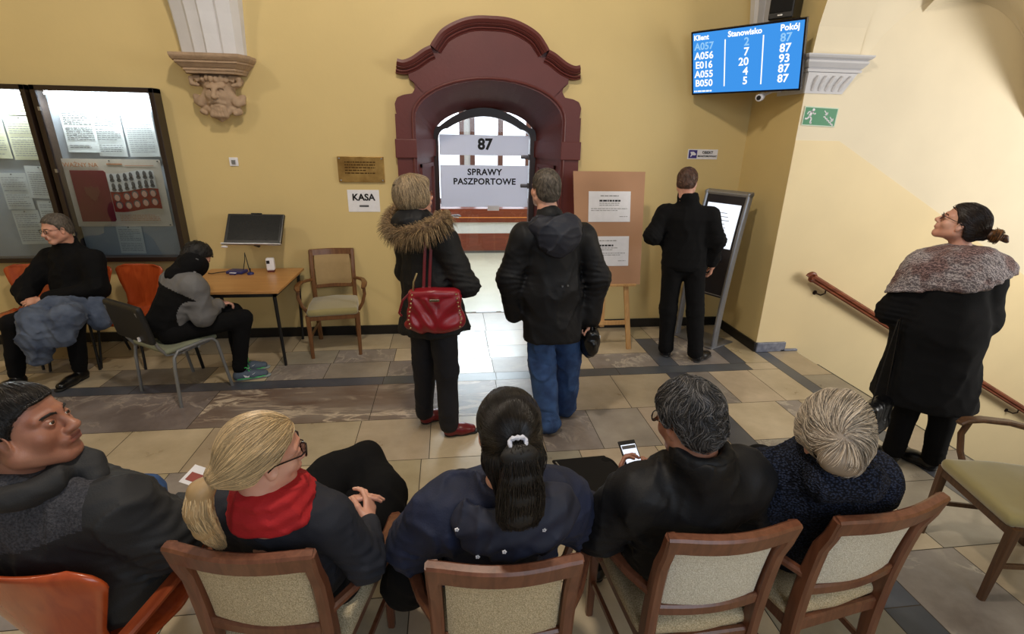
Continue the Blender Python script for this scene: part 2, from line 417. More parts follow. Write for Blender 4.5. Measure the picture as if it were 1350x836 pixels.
# ================================================================== FLOOR (stone slabs with slate bands)
def make_floor():
    me = bmesh.new(); lay = me.loops.layers.color.new('tile')
    r = random.Random(3)
    def rect(x0, x1, y0, y1, mi, v=None):
        if x1 - x0 < .004 or y1 - y0 < .004: return
        g = .0026
        v = v if v is not None else .88 + .2 * r.random()
        c = (v, v * (1 + .03 * (r.random() - .5)), v * (1 + .06 * (r.random() - .5)), 1)
        f = me.faces.new([me.verts.new(p) for p in ((x0 + g, y0 + g, 0), (x1 - g, y0 + g, 0), (x1 - g, y1 - g, 0), (x0 + g, y1 - g, 0))])
        f.material_index = mi
        for l in f.loops: l[lay] = c
    def row(y0, y1, xs, types):
        for i in range(len(xs) - 1): rect(xs[i], xs[i + 1], y0, y1, types[i % len(types)])
    L0 = -6.2
    # west field, between the left and the first cross band
    row(4.72, WY, [L0, -5, -4.1, -3.3, -2.6, -2.0, -1.55, -.62, -.1, .36, .95, 1.93], [0, 1, 0, 0, 1, 0, 0, 0, 1, 0, 0])
    row(4.42, 4.72, [L0, -4.6, -3.9, -3.2, -2.5, -1.6, -1.1, -.55, .36, .9, 1.93], [1, 0, 2, 0, 0, 1, 2, 0, 1, 0])
    row(4.10, 4.42, [L0, -5.2, -4.4, -3.6, -2.9, -2.1, -1.6, -1.12, -.58, -.05, .37, .98, 1.30, 1.93], [0, 2, 0, 0, 2, 0, 2, 1, 2, 1, 2, 0, 2])
    row(3.95, 4.10, [L0, -4.4, -2.6, -.6, .38, 1.5, 2.78], [3])
    row(3.37, 3.95, [L0, -4.6, -3.1, -1.9, -.63, .365], [2, 2, 2, 5, 5, 2])
    row(3.37, 3.95, [.365, .88, 1.40, 1.93], [2, 0, 0])
    row(2.85, 3.37, [L0, -5.4, -4.3, -3.3, -2.78, -2.25, -1.71, -1.2, -.68, -.17, .365, .62], [0])
    row(2.85, 3.37, [.62, 1.02, 1.44, 1.93], [2, 1, 0])
    ys = [2.85, 2.32, 1.8, 1.25, .7, .1, -.6, -1.4, -2.4]
    xs = [L0, -5.1, -4.0, -3.35, -2.8, -2.27, -1.76, -1.26, -.75, -.22, .31, .84, 1.38, 1.93]
    for i in range(len(ys) - 1):
        row(ys[i + 1], ys[i], [x + (.0 if i % 2 == 0 else .02) if 0 < k < len(xs) - 1 else x for k, x in enumerate(xs)], [0, 0, 0, 1, 0, 0, 2, 0, 0, 0, 1, 0][(i % 3):] + [0])
    # first cross band
    for a, b in ((4.78, 4.10), (3.95, 2.7), (2.7, 1.5), (1.5, 0), (0, -2.4)): rect(1.93, 2.12, b, a, 3)
    rect(1.93, 2.12, 4.78, WY, 0)
    # field between the bands (kiosk corner)
    rect(2.12, 2.64, 4.10, 4.78, 2); rect(2.12, 2.64, 4.78, WY, 0)
    rect(2.64, 2.80, 4.10, 4.78, 3); rect(2.64, 3.035, 4.78, WY, 0); rect(2.80, 3.035, 4.10, 4.78, 0)
    row(3.95, 4.10, [2.78, 3.035], [0])
    row(3.37, 3.95, [2.12, 2.33, 2.72, 3.035], [2, 0, 0]); row(2.85, 3.37, [2.12, 2.62, 2.82, 3.035], [0, 2, 0])
    row(2.32, 2.85, [2.12, 2.48, 2.8, 3.035], [2, 0, 1]); row(1.8, 2.32, [2.12, 2.55, 3.035], [0, 1])
    row(1.25, 1.8, [2.12, 2.6, 3.035], [2, 0]); row(.7, 1.25, [2.12, 2.5, 3.035], [0, 2]); row(-2.4, .7, [2.12, 2.6, 3.035], [0, 0])
    for a, b in ((4.34, 3.4), (3.4, 2.4), (2.4, 1.4), (1.4, -2.4)): rect(3.035, 3.165, b, a, 3)
    ys = [4.36, 3.8, 3.2, 2.6, 2.0, 1.4, .5, -2.4]
    for i in range(len(ys) - 1): rect(3.165, EX, ys[i + 1], ys[i], i % 2)
    # doorway slabs
    row(WY, 5.74, [-.5, .375, 1.32], [0, 0])
    o = bmesh.ops.create_cube  # joint bed under the slabs
    mbx = MB(); mbx.b.free(); mbx.b = me; mbx.mi = 4
    mbx.bb((L0, -2.4, -.16), (EX, WY + .6, -.002))
    m_ = bpy.data.meshes.new('floor'); me.to_mesh(m_); me.free()
    struct(link('floor', m_, None, FT))
make_floor()
# ================================================================== WALLS
def make_walls():
    # back wall with the door niche: frame polygon around an arch
    b = MB(); T = .85; zt = 4.6
    X0, X1 = -6.2, SX + .5
    arch = [(-.29, -.02), (-.29, 2.14)] + [(.405 + .695 * math.cos(PI - PI * i / 16), 2.14 + .35 * math.sin(PI * i / 16)) for i in range(1, 16)] + [(1.10, 2.14), (1.10, -.02)]
    # left block, right block, and strips over the arch
    b.bb((X0, WY, -.02), (-.29, WY + .55, zt)); b.bb((1.10, WY, -.02), (X1, WY + .55, zt))
    A = arch[1:-1]
    for i in range(len(A) - 1):
        (xa, za), (xb, zb) = A[i], A[i + 1]
        b.ring_loft([[(xa, WY, za), (xa, WY + .55, za), (xa, WY + .55, zt), (xa, WY, zt)], [(xb, WY, zb), (xb, WY + .55, zb), (xb, WY + .55, zt), (xb, WY, zt)]])
    struct(b.build('wall_back', M['wall']))
    # side wall (pier) with arched opening to the stairs
    b = MB(); yc, zc, ra = 3.0, 2.69, 1.36; x0, x1 = SX, EX
    b.bb((x0, PY, -.02), (x1, WY, zt)); b.bb((x0, -2.4, -.02), (x1, yc - ra, zt))
    n = 20
    for i in range(n):
        a0, a1 = PI * i / n, PI * (i + 1) / n
        ya, za, yb, zb = yc + ra * math.cos(a0), zc + ra * math.sin(a0), yc + ra * math.cos(a1), zc + ra * math.sin(a1)
        b.ring_loft([[(x0, ya, za), (x1, ya, za), (x1, ya, zt), (x0, ya, zt)], [(x0, yb, zb), (x1, yb, zb), (x1, yb, zt), (x0, yb, zt)]])
    o = struct(b.build('wall_side', [M['wall'], M['wallw'], M['dado']]))
    for f in o.data.polygons:   # jamb face and soffit are cream, dado band below
        nrm, c = f.normal, f.center
        if (nrm.y < -.9 and abs(c.y - PY) < .01) or (abs(nrm.x) < .3 and nrm.z < -.05 and c.z > 2): f.material_index = 1
    # left wall, far out of the frame
    struct(MB().bb((-6.4, -2.4, -.02), (-6.2, WY + .5, zt)).build('wall_left', M['wall']))
    # stair wall: upper cream, lower dado with its descending top edge
    b = MB(); xs = EX; s = .526
    top = lambda x: 2.02 if x < 3.46 else 2.02 - (x - 3.46) * s
    b.bb((xs, PY, -6), (10, PY + .3, zt)); o1 = struct(b.build('wall_stairs', M['wallw']))
    b = MB(); z3 = 2.02 - (9.5 - 3.46) * s
    b.prism([(SX + .001, 0.0), (SX + .001, 2.02), (3.46, 2.02), (9.5, z3), (9.5, -5.5), (EX + .03, -5.5), (EX + .03, -.01)], PY - .003, PY + .001)
    struct(b.build('trim_1', M['dado']))
    b = MB()   # vault web between the arch and the lunette on the stair wall
    cx, cz, r = 4.36, 2.25, .89
    def web(u, v):
        A = Vector((EX, yc + ra * math.cos(PI / 2 * u), zc + ra * math.sin(PI / 2 * u)))
        B = Vector((cx - r * math.cos(PI * u), PY, 2.36 + (cz - 2.36) * u + r * math.sin(PI * u) * .98 - .0 * u))
        p = A.lerp(B, v); p.z += .12 * math.sin(PI * v) * u; return p
    b.grid(web, 20, 10)
    def web2(u, v):   # opposite flank, rising to the right of the lunette
        B = Vector((cx - r * math.cos(PI * (.35 + .43 * u)), PY - .001, cz + r * math.sin(PI * (.35 + .43 * u))))
        C = Vector((cx - .3 + 2.2 * u, 3.2, 4.1 - .3 * u * u)); return B.lerp(C, v)
    b.grid(web2, 14, 8)
    o = struct(b.build('ceiling_stairs', M['wallw'], smooth=True))
    # skirtings
    def sk(name, pts, h, t, m):
        b = MB()
        for (x0, y0), (x1, y1) in zip(pts[:-1], pts[1:]): b.bb((min(x0, x1), min(y0, y1), 0), (max(x0, x1), max(y0, y1), h), bevel=.004)
        struct(b.build(name, m))
    b = MB(); b.bb((-6.2, WY - .022, .001), (-.50, WY, .1), .004); b.bb((1.31, WY - .022, .001), (SX - .022, WY, .1), .004)
    struct(b.build('baseboard_back', M['black']))
    b = MB(); b.bb((SX - .022, PY - .012, .001), (SX, WY, .1), .004); struct(b.build('baseboard_side', M['black']))
    b = MB(); b.bb((SX, PY - .028, .001), (3.35, PY, .1), .005)
    b.bb((3.30, PY - .028, .001), (EX + .02, PY, .022), .004); struct(b.build('baseboard_pier', M['bluetile']))
    # stairs going down to the right
    b = MB(); n = 14
    for i in range(n):
        x = EX + .29 * i; z = -.17 * (i + 1)
        b.bb((x, 1.64, z - .6), (x + .31, PY, z))
    struct(b.build('floor_stairs', FT[1]))
make_walls()
# ================================================================== DOORWAY: portal, door, office beyond
def make_portal():
    cx = .405
    half = [(0, 3.003), (.16, 2.995), (.30, 2.955), (.43, 2.885), (.505, 2.80), (.535, 2.755), (.60, 2.725), (.70, 2.66), (.775, 2.632), (.825, 2.64)]
    low = [(.80, 2.60), (.74, 2.535), (.735, 2.48), (.695, 2.46), (.683, 2.41), (.71, 2.365), (.79, 2.352), (.85, 2.328), (.875, 2.275), (.868, 2.21), (.862, 2.187), (.878, 2.187)]
    inner = [(.695, 0), (.695, 2.14)] + [(.695 * math.cos(PI / 2 * i / 10), 2.14 + .35 * math.sin(PI / 2 * i / 10)) for i in range(1, 11)]
    b = MB(); y0, y1 = 5.09, WY + .01
    # slab: strip between outer outline and inner opening, both resampled from the base up to the crown
    outer = [(.878, 0), (.878, 2.187)] + low[::-1][1:] + [(.775, 2.60), (.70, 2.63), (.60, 2.69), (.50, 2.76), (.43, 2.85), (.30, 2.92), (.16, 2.965), (0, 2.975)]
    def resample(pts, n, brk):
        """keep the vertical part as one step, spread the rest by arc length"""
        head = pts[:2]; rest = pts[1:]
        d = [0]
        for a, c in zip(rest[:-1], rest[1:]): d.append(d[-1] + math.dist(a, c))
        out = [head[0]]
        for k in range(n):
            t = d[-1] * k / (n - 1); j = max(i for i in range(len(d)) if d[i] <= t + 1e-9); j = min(j, len(rest) - 2)
            f = (t - d[j]) / max(d[j + 1] - d[j], 1e-9); out.append((rest[j][0] + (rest[j + 1][0] - rest[j][0]) * f, rest[j][1] + (rest[j + 1][1] - rest[j][1]) * f))
        return out
    O = resample(outer, 90, 0); I = resample(inner, 90, 0)
    for sgn in (-1, 1):
        rings = []
        for (ox, oz), (ix, iz) in zip(O, I):
            rings.append([(cx + sgn * ox, y0, oz), (cx + sgn * ix, y0, iz), (cx + sgn * ix, y1, iz), (cx + sgn * ox, y1, oz)])
        b.ring_loft(rings)
    root = empty('door_portal', (cx, WY, 0), 0, 'maroon painted stone portal with curved pediment around the glass door', 'door surround')
    # kind: architecture, still a countable thing of its own
    o = b.build('surround', M['maroon']); o.parent = root; o.matrix_parent_inverse = Matrix.Translation((-cx, -WY, 0))
    def pb(b, n, m=M['maroon'], smooth=False):
        o = b.build(n, m, smooth=smooth); o.parent = root; o.matrix_parent_inverse = Matrix.Translation((-cx, -WY, 0)); return o
    # pediment mouldings: three stepped bands following the top edge
    b = MB()
    full = [(-x, z) for x, z in half[::-1]] + half[1:]
    def smoothp(p, n=6):
        out = []
        for i in range(len(p) - 1):
            p0, p1, p2, p3 = p[max(i - 1, 0)], p[i], p[i + 1], p[min(i + 2, len(p) - 1)]
            for k in range(n):
                t = k / n; out.append(tuple(.5 * ((2 * p1[j]) + (-p0[j] + p2[j]) * t + (2 * p0[j] - 5 * p1[j] + 4 * p2[j] - p3[j]) * t * t + (-p0[j] + 3 * p1[j] - 3 * p2[j] + p3[j]) * t ** 3) for j in (0, 1)))
        return out + [p[-1]]
    crown = [(-x, z) for x, z in half[:6][::-1]] + half[1:6]
    horn = half[5:]
    def moulding(line, flip=False):
        pts = smoothp(line)
        for (off, th, dep) in ((0, .05, .115), (.045, .028, .09), (.078, .022, .07), (.1, .016, .055)):
            rings = []
            for i, (x, z) in enumerate(pts):
                a = pts[max(i - 1, 0)]; c = pts[min(i + 1, len(pts) - 1)]; t = Vector((c[0] - a[0], 0, c[1] - a[1])).normalized(); n = Vector((-t.z, 0, t.x))
                if n.z < 0: n = -n
                p = Vector((cx + x, 0, z)) - n * off; q = p - n * th
                rings.append([(p.x, WY - dep, p.z), (p.x, WY, p.z), (q.x, WY, q.z), (q.x, WY - dep + .012, q.z), ((p.x + q.x) / 2, WY - dep - .006, (p.z + q.z) / 2)])
            b.ring_loft(rings)
    moulding(crown); moulding(horn); moulding([(-x, z) for x, z in horn[::-1]])
    pb(b, 'pediment_moulding')
    # rim moulding of the inner arch and impost blocks
    b = MB(); I2 = [(-x, z) for x, z in I] + [(x, z) for x, z in I[::-1]][1:]
    pts = [(cx + x * 1.035, 5.085, z + (.0 if z < 2.1 else .02)) for x, z in I2]
    b.tube(pts, .013, 8, up=(0, 1, 0)); pb(b, 'arch_rim', smooth=True)
    for s in (-1, 1):
        b = MB(); x0, x1 = cx + s * .69, cx + s * .89
        b.bb((min(x0, x1), 5.065, 1.80), (max(x0, x1), WY, 1.97), .006)
        # wraps into the reveal
        b.ring_loft([[(cx + s * .69, 5.07, 1.80), (cx + s * .69, 5.07, 1.97), (cx + s * .72, 5.07, 1.97), (cx + s * .72, 5.07, 1.80)],
                     [(cx + s * .525, 5.70, 1.80), (cx + s * .525, 5.70, 1.97), (cx + s * .56, 5.70, 1.97), (cx + s * .56, 5.70, 1.80)]])
        pb(b, 'impost_block')
        b = MB(); b.bb((cx + s * .695, 5.06, 0), (cx + s * .9, WY, .25), .006); pb(b, 'plinth_block')
    # splayed reveal from the wall plane to the door frame, with panels
    b = MB(); n = 16
    def prof(k, y):   # k in 0..1 along opening from left base up and over; w half width at that depth
        w = .695 if y == 0 else .54; rise = .35 if y == 0 else .28; zs = 2.14 if y == 0 else 2.0
        if k < .25: return (-w, zs * k / .25)
        if k > .75: return (w, zs * (1 - k) / .25)
        a = PI * (1 - (k - .25) / .5); return (w * math.cos(a), zs + rise * math.sin(a))
    yy = (5.095, 5.72)
    b.grid(lambda u, v: (cx + (1 - v) * prof(u, 0)[0] + v * prof(u, 1)[0], yy[0] + (yy[1] - yy[0]) * v, (1 - v) * prof(u, 0)[1] + v * prof(u, 1)[1]), 48, 4)
    pb(b, 'reveal')
    for s in (-1, 1):
        b = MB()
        def q(v, z, d): return (cx + s * ((1 - v) * .695 + v * .54 - d), yy[0] + (yy[1] - yy[0]) * v, z)
        for z0, z1 in ((.3, .95), (1.02, 1.74)):
            for a, c, e, f in ((.15, .85, z0, z0 + .035), (.15, .85, z1 - .035, z1), (.15, .2, z0, z1), (.8, .85, z0, z1)):
                b.ring_loft([[q(a, e, 0), q(a, e, .018), q(a, f, .018), q(a, f, 0)], [q(c, e, 0), q(c, e, .018), q(c, f, .018), q(c, f, 0)]])
        pb(b, 'reveal_panel')
    return root
make_portal()
def arch_outline(w, zs, rise, rc=.1, n=14):
    """door-leaf outline: straight sides, rounded shoulders, flat arch"""
    pts = [(-w, .0), (-w, zs)]
    for i in range(1, 5): a = PI / 2 * i / 5; pts.append((-w + rc * (1 - math.cos(a)), zs + rc * math.sin(a)))
    x0, z0 = -w + rc, zs + rc
    for i in range(n + 1):
        t = i / n; x = x0 + (2 * -x0) * t; pts.append((x, z0 + (rise - rc) * (1 - (x / x0) ** 2)))
    for i in range(4, 0, -1): a = PI / 2 * i / 5; pts.append((w - rc * (1 - math.cos(a)), zs + rc * math.sin(a)))
    return pts + [(w, zs), (w, 0)]
M['paper'] = mat('white_paper', (236, 236, 242), .7, noise=.05)
def translucent_paper():
    m, nt, b = _nt('backlit_white_paper'); N = nt.nodes; L = nt.links; b.inputs['Base Color'].default_value = lin((240, 240, 246)); b.inputs['Roughness'].default_value = .6
    t = N.new('ShaderNodeBsdfTranslucent'); t.inputs[0].default_value = lin((236, 238, 250)); mx = N.new('ShaderNodeMixShader'); mx.inputs[0].default_value = .45
    L.new(b.outputs[0], mx.inputs[1]); L.new(t.outputs[0], mx.inputs[2]); L.new(mx.outputs[0], N['Material Output'].inputs[0]); return m
M['tpaper'] = translucent_paper()
M['ink'] = mat('black_print', (14, 14, 18), .6)
M['steel'] = mat('brushed_steel', (170, 172, 176), .35, metal=.9)
M['darksteel'] = mat('grey_hinge_steel', (110, 108, 112), .4, metal=.6)
def make_door():
    cx = .398; Y = 5.74
    o_in = arch_outline(.492, 1.98, .225); o_out = arch_outline(.575, 2.0, .29)
    b = MB(); a_ = [(cx + x, z) for x, z in o_in]; c_ = [(cx + x, z) for x, z in o_out]
    rings = [[(p[0], Y - .05, p[1]), (q[0], Y - .05, q[1]), (q[0], Y + .05, q[1]), (p[0], Y + .05, p[1])] for p, q in zip(a_, c_)]
    b.ring_loft(rings)
    r = struct(b.build('door_1', M['frame']))
    b = MB(); b.prism([(cx + x, z + .012) for x, z in arch_outline(.488, 1.966, .22)], Y - .006, Y + .006)
    g = b.build('glass_leaf', glassmat('door_glass'), r)
    for z in (1.495, 1.80):   # clamp hinges on the right edge
        b = MB(); b.box((cx + .445, Y - .012, z), (.095, .02, .04), bevel=.009); b.cyl((cx + .488, Y - .012, z - .03), (cx + .488, Y - .012, z + .03), .012); b.build('hinge', M['darksteel'], r, True)
    b = MB(); b.box((cx - .43, Y - .018, 1.165), (.11, .03, .065), bevel=.006); h = b.build('lock_case', M['steel'], r)
    b = MB(); b.tube([(cx - .40, Y - .03, 1.175), (cx - .40, Y - .075, 1.175), (cx - .385, Y - .082, 1.175), (cx - .30, Y - .082, 1.18), (cx - .27, Y - .07, 1.165)], .009, 10)
    b.tube([(cx - .40, Y - .06, 1.16), (cx - .36, Y - .075, 1.16), (cx - .29, Y - .08, 1.155)], .007, 8); b.build('lever_handle', M['steel'], r, True)
    # two printed sheets taped on the glass
    s1 = empty('door_notice', (cx, Y - .012, 1.91), 0, 'white paper band with the number 87 taped high on the glass door', 'notice')
    MB().bb((-.482, -.001, -.098), (.484, .001, .11)).build('sheet', M['tpaper'], s1)
    text('number', '87', .155, s1, M['ink'], (.004, -.003, .012), bold=.006)
    s2 = empty('door_notice', (cx, Y - .012, 1.485), 0, 'large white poster reading SPRAWY PASZPORTOWE across the middle of the glass door', 'notice')
    MB().bb((-.482, -.001, -.222), (.484, .001, .225)).build('sheet', M['tpaper'], s2)
    text('lettering', 'SPRAWY', .092, s2, M['ink'], (.0, -.003, .15), bold=.0028, spacing=1.08)
    text('lettering', 'PASZPORTOWE', .092, s2, M['ink'], (.0, -.003, .05), bold=.0028, spacing=1.06)
    s3 = MB().bb((.06, Y - .014, 1.22), (.19, Y - .012, 1.275)).build('paper_slip', M['paper'])
    s3.location.x = .37
    tag(s3, 'small white paper slip stuck on the door glass under the large poster', 'paper')
make_door()
def make_office():
    ow = mat('office_white', (232, 232, 236), .6); of = mat('office_floor', (206, 200, 180), .25, noise=.1, nscale=4)
    cw = wood('counter_wood', (138, 62, 38), (110, 46, 28), .35, 'X')
    struct(MB().bb((-2.6, 5.79, -.1), (4.2, 10.4, -.001)).build('floor_office', of))
    b = MB(); b.bb((-2.7, 5.7, 0), (-2.6, 10.4, 3.2)); struct(b.build('wall_office_left', ow))
    struct(MB().bb((4.2, 5.7, 0), (4.3, 10.4, 3.2)).build('wall_office_right', ow))
    struct(MB().bb((-2.7, 5.7, 3.2), (4.3, 10.4, 3.3)).build('ceiling_office', ow))
    b = MB(); b.bb((-2.7, 10.4, 0), (4.3, 10.5, .75)); b.bb((-2.7, 10.4, 2.75), (4.3, 10.5, 3.3))
    for x in (-2.7, -.9, .32, 1.62, 3.2): b.bb((x, 10.4, .7), (x + .12 + (1.0 if x in (-2.7, 3.2) else 0), 10.5, 2.8))
    struct(b.build('wall_office_back', ow))
    wd = wood('window_wood', (126, 80, 70), (92, 54, 46), .4, 'Z')
    sky = emis('bright_overcast_sky', (236, 242, 255), 3.0)
    for i, (x0, x1) in enumerate(((-.78, .32), (.44, 1.62), (1.74, 3.2))):
        b = MB(); z0, z1 = .75, 2.75
        for a, c in (((x0, z0), (x0 + .09, z1)), ((x1 - .09, z0), (x1, z1)), ((x0, z0), (x1, z0 + .08)), ((x0, z1 - .3), (x1, z1)), (((x0 + x1) / 2 - .05, z0), ((x0 + x1) / 2 + .05, z1))):
            b.bb((a[0], 10.34, a[1]), (c[0], 10.44, c[1]))
        w = struct(b.build(f'window_{i + 1}', wd))
        MB().bb((x0, 10.47, z0), (x1, 10.48, z1)).build('pane', sky, w)
    # counter with wood and white fronts
    r = empty('reception_counter', (.6, 9.1, 0), 0, 'long wood and white office counter seen through the glass door', 'counter')
    b = MB(); b.bb((-2.4, -.02, .0), (2.6, .6, .045)); b.build('plinth', M['darksteel'], r)
    MB().bb((-2.4, -.03, .045), (2.6, .6, .36)).build('lower_panel', cw, r)
    MB().bb((-2.4, -.025, .36), (2.6, .6, .56)).build('white_panel', ow, r)
    MB().bb((-2.4, -.05, .56), (2.6, .62, .64)).build('wood_rail', cw, r)
    MB().bb((-2.4, -.06, .64), (2.6, -.03, .655)).build('edge_strip', mat('orange_edge', (240, 150, 80), .3), r)
    MB().bb((-2.4, -.05, .655), (2.6, .62, .80)).build('wood_rail', cw, r)
    # red office chair detail behind the glass
    q = empty('coat_stand', (-.62, 8.3, 0), 0, 'thin red post standing in the office behind the door glass', 'stand')
    b = MB(); b.cyl((0, 0, 0), (0, 0, 1.75), .018); b.cyl((-.09, 0, 1.7), (0, 0, 1.7), .015); b.build('post', mat('red_enamel', (170, 30, 40), .4), q)
    MB().lathe([(.16, 0), (.16, .02), (.02, .04)], 20).build('base', M['darksteel'], q)
    L = bpy.data.lights.new('office_ceiling_lamp', 'AREA'); L.shape = 'RECTANGLE'; L.size = 3.5; L.size_y = 2.6; L.energy = 110; L.color = (.93, .96, 1)
    o = bpy.data.objects.new('office_ceiling_lamp', L); COL.objects.link(o); o.location = (.8, 7.9, 3.15)
make_office()
# ================================================================== FITTINGS ON THE WALLS
def make_ribs():
    # white faceted vault rib standing on the carved bracket
    def rib(name, base, fwd, w0, w1, zt, parent=None):
        b = MB(); rings = []
        F = Vector(fwd); S = Vector((F.y, -F.x, 0))
        n = 12
        for i in range(n + 1):
            t = i / n; z = base[2] + (zt - base[2]) * t
            w = (w0 + (w1 - w0) * (.55 * t + .45 * t * t)) / 2; out = .04 + .75 * t ** 2.1
            c = Vector((base[0], base[1], z))
            prof = [(-1, -.02), (-1, .03), (-.86, .10), (-.5, .13), (-.42, .115), (-.02, .155), (.06, .135), (.40, .13), (.5, .105), (.9, .07), (1, .03), (1, -.02)]
            rings.append([c + S * (p[0] * w) + F * (out * (0 if k in (0, 11) else 1) + p[1] * (1 + t)) for k, p in enumerate(prof)])
        b.ring_loft(rings); return b.build(name, M['white'], parent)
    struct(rib('trim_2', (-1.965, WY, 2.605), (0, -1, 0), .50, .82, 4.5))
    struct(rib('trim_3', (SX - .03, WY - .03, 2.75), (-.707, -.707, 0), .16, .5, 4.5))
    # bracket: abacus and carved mask
    r = empty('carved_bracket', (-1.965, WY, 2.08), 0, 'carved sandstone wall bracket with a bearded mask below the white vault rib', 'corbel')
    b = MB()
    def ring(w, d, z): return [(-w, 0, z), (-w, -d * .55, z), (-w * .84, -d, z), (w * .84, -d, z), (w, -d * .55, z), (w, 0, z)]
    b.ring_loft([ring(q[0] * .93, q[1], q[2]) for q in ((.245, .19, .385), (.25, .195, .40), (.262, .205, .41), (.262, .205, .425), (.275, .215, .43), (.30, .24, .455), (.312, .25, .462), (.312, .25, .478), (.325, .26, .482), (.34, .275, .50), (.345, .28, .51), (.345, .28, .53))])
    b.build('abacus', M['stone'], r)
    s = SDF()
    s.ell((0, -.06, .22), (.125, .115, .17)); s.ell((0, -.03, .34), (.20, .10, .075), k=.04)
    s.cone((-.05, -.165, .285), (.05, -.165, .285), .014, k=.03)                       # brow
    for e in (-1, 1):
        s.cone((e * .012, -.17, .272), (e * .072, -.145, .298), .013, k=.015)
        s.ell((e * .043, -.158, .258), (.026, .03, .015), k=.01, op='s')
        s.ell((e * .043, -.148, .257), (.017, .014, .009), k=.004)
        s.ell((e * .052, -.14, .215), (.033, .03, .028), k=.03)
        s.cone((e * .012, -.17, .17), (e * .062, -.15, .155), .015, .009, k=.012)       # moustache
        s.path([(e * .14, -.13, .30), (e * .19, -.12, .31), (e * .195, -.12, .35), (e * .155, -.12, .36), (e * .145, -.13, .33)], [.013, .018, .018, .016, .010], k=.008)   # volute
        s.path([(e * .10, -.10, .23), (e * .15, -.10, .16), (e * .185, -.09, .17), (e * .195, -.08, .21), (e * .17, -.08, .215)], [.03, .034, .026, .02, .012], k=.018)       # scroll ear leaf
        s.path([(e * .13, -.07, .12), (e * .15, -.09, .09), (e * .12, -.11, .075)], [.03, .024, .018], k=.015)
        for i in range(6):
            a = i / 5; s.ell((e * (.03 + .1 * a), -.135 + .045 * a, .07 + .045 * a + .01 * (i % 2)), (.022, .022, .026), k=.01)
        for i in range(4): s.ell((e * (.02 + .036 * i), -.155 + .012 * i, .345 + .008 * (i % 2)), (.02, .022, .028), k=.01)   # head band leaves
    s.cone((0, -.17, .285), (0, -.205, .205), .014, .022, k=.015); s.ell((0, -.19, .20), (.03, .02, .013), k=.01)
    s.ell((0, -.165, .145), (.03, .02, .008), k=.006, op='s'); s.cone((-.02, -.162, .135), (.02, -.162, .135), .011, k=.01)
    for i in range(5): s.path([((i - 2) * .022, -.15, .12), ((i - 2) * .028, -.14, .06), ((i - 2) * .02, -.11, .015 + .012 * abs(i - 2))], [.018, .022, .014], k=.008)
    s.warp(lambda P: .0025 * vnoise(P, 70, 3)); s.cut((0, 0, 0), (0, 1, 0), .001)
    surf(s, .0055, 'mask', M['stone'], r, smooth=1)
    # white capital on the pier beside the stairs
    r = empty('pier_capital', (SX, PY, 2.40), 0, 'white fluted capital where the stair arch springs, above the green exit sign', 'capital')
    b = MB()
    def ring2(e, z): return [(-e, .5, z), (-e, -e, z), (EX - SX + e * 1.0, -e, z), (EX - SX + e * 1.0, .0, z), (.0, .0, z), (0, .5, z)]
    b.ring_loft([ring2(*q) for q in ((.0, .16), (.03, .165), (.034, .185), (.02, .19), (.035, .20), (.06, .235), (.062, .25), (.05, .254), (.075, .27), (.085, .285), (.085, .295))], cap=True)
    b.build('cornice', M['white'], r)
    b = MB(); b.ring_loft([[(-.008, .38, 0), (-.008, -.008, 0), (.34, -.008, 0), (.34, .0, 0), (.0, 0, 0), (0, .38, 0)], [(-.02, .38, .16), (-.02, -.03, .16), (.43, -.03, .16), (.43, 0, .16), (0, 0, .16), (0, .38, .16)]])
    for i in range(5):
        x = .05 + .063 * i; b.tube([(x, -.012, .022), (x + .005 + .003 * i, -.022, .06), (x + .014 + .01 * i, -.032, .11), (x + .024 + .012 * i, -.036, .135)], [.008, .012, .012, .007], 8)
    b.build('fluted_block', M['white'], r)
make_ribs()
def lines(b, x0, x1, z0, z1, n, y, r, h=.35):
    """rows of small print as thin bars"""
    dz = (z1 - z0) / n
    for i in range(n):
        x = x0
        if r.random() < .08: continue
        xe = x1 - (x1 - x0) * (.35 * r.random() if r.random() < .3 else .02)
        while x < xe:
            w = (.010 + .03 * r.random()); b.bb((x, y, z1 - dz * (i + .5) - dz * h / 2), (min(x + w, xe), y - .0006, z1 - dz * (i + .5) + dz * h / 2)); x += w + .006
M['print'] = mat('grey_print', (150, 150, 152), .7)
M['printd'] = mat('dark_grey_print', (90, 90, 94), .7)
M['paper2'] = mat('notice_paper', (222, 222, 218), .6, noise=.08, nscale=6)
M['paperc'] = mat('cream_notice_paper', (226, 222, 190), .6, noise=.08, nscale=6)
M['pin'] = mat('dark_pin', (40, 40, 44), .4)
M['grey'] = mat('grey_backboard', (176, 180, 186), .6, noise=.2, nscale=6)
M['cframe'] = mat('dark_brown_case_frame', (44, 32, 26), .3, noise=.3)
def sheet(name, x, z, w, h, label, cat='notice', group=None, tilt=0, m='paper2', dens=.022, y=5.117, seed=1, dark=False):
    r = random.Random(seed); e = empty(name, (x, y, z), 0, label, cat, group); e.rotation_euler = (0, tilt, 0)
    b = MB(); rr = r.random() * .004
    b.grid(lambda u, v: (w * (u - .5), -.0015 - rr - .004 * math.sin(PI * u) * (v - .5) ** 2, h * (v - .5)), 6, 6); b.build('sheet', M[m], e, True)
    b = MB(); lines(b, -w * .42, w * .42, -h * .42, h * .40, max(3, int(h / dens)), -.007, r, .3); b.build('print', M['printd' if dark else 'print'], e)
    b = MB(); b.sphere((0, -.011, h * .46), .006, 8); b.build('pin', M['pin'], e, True)
    return e
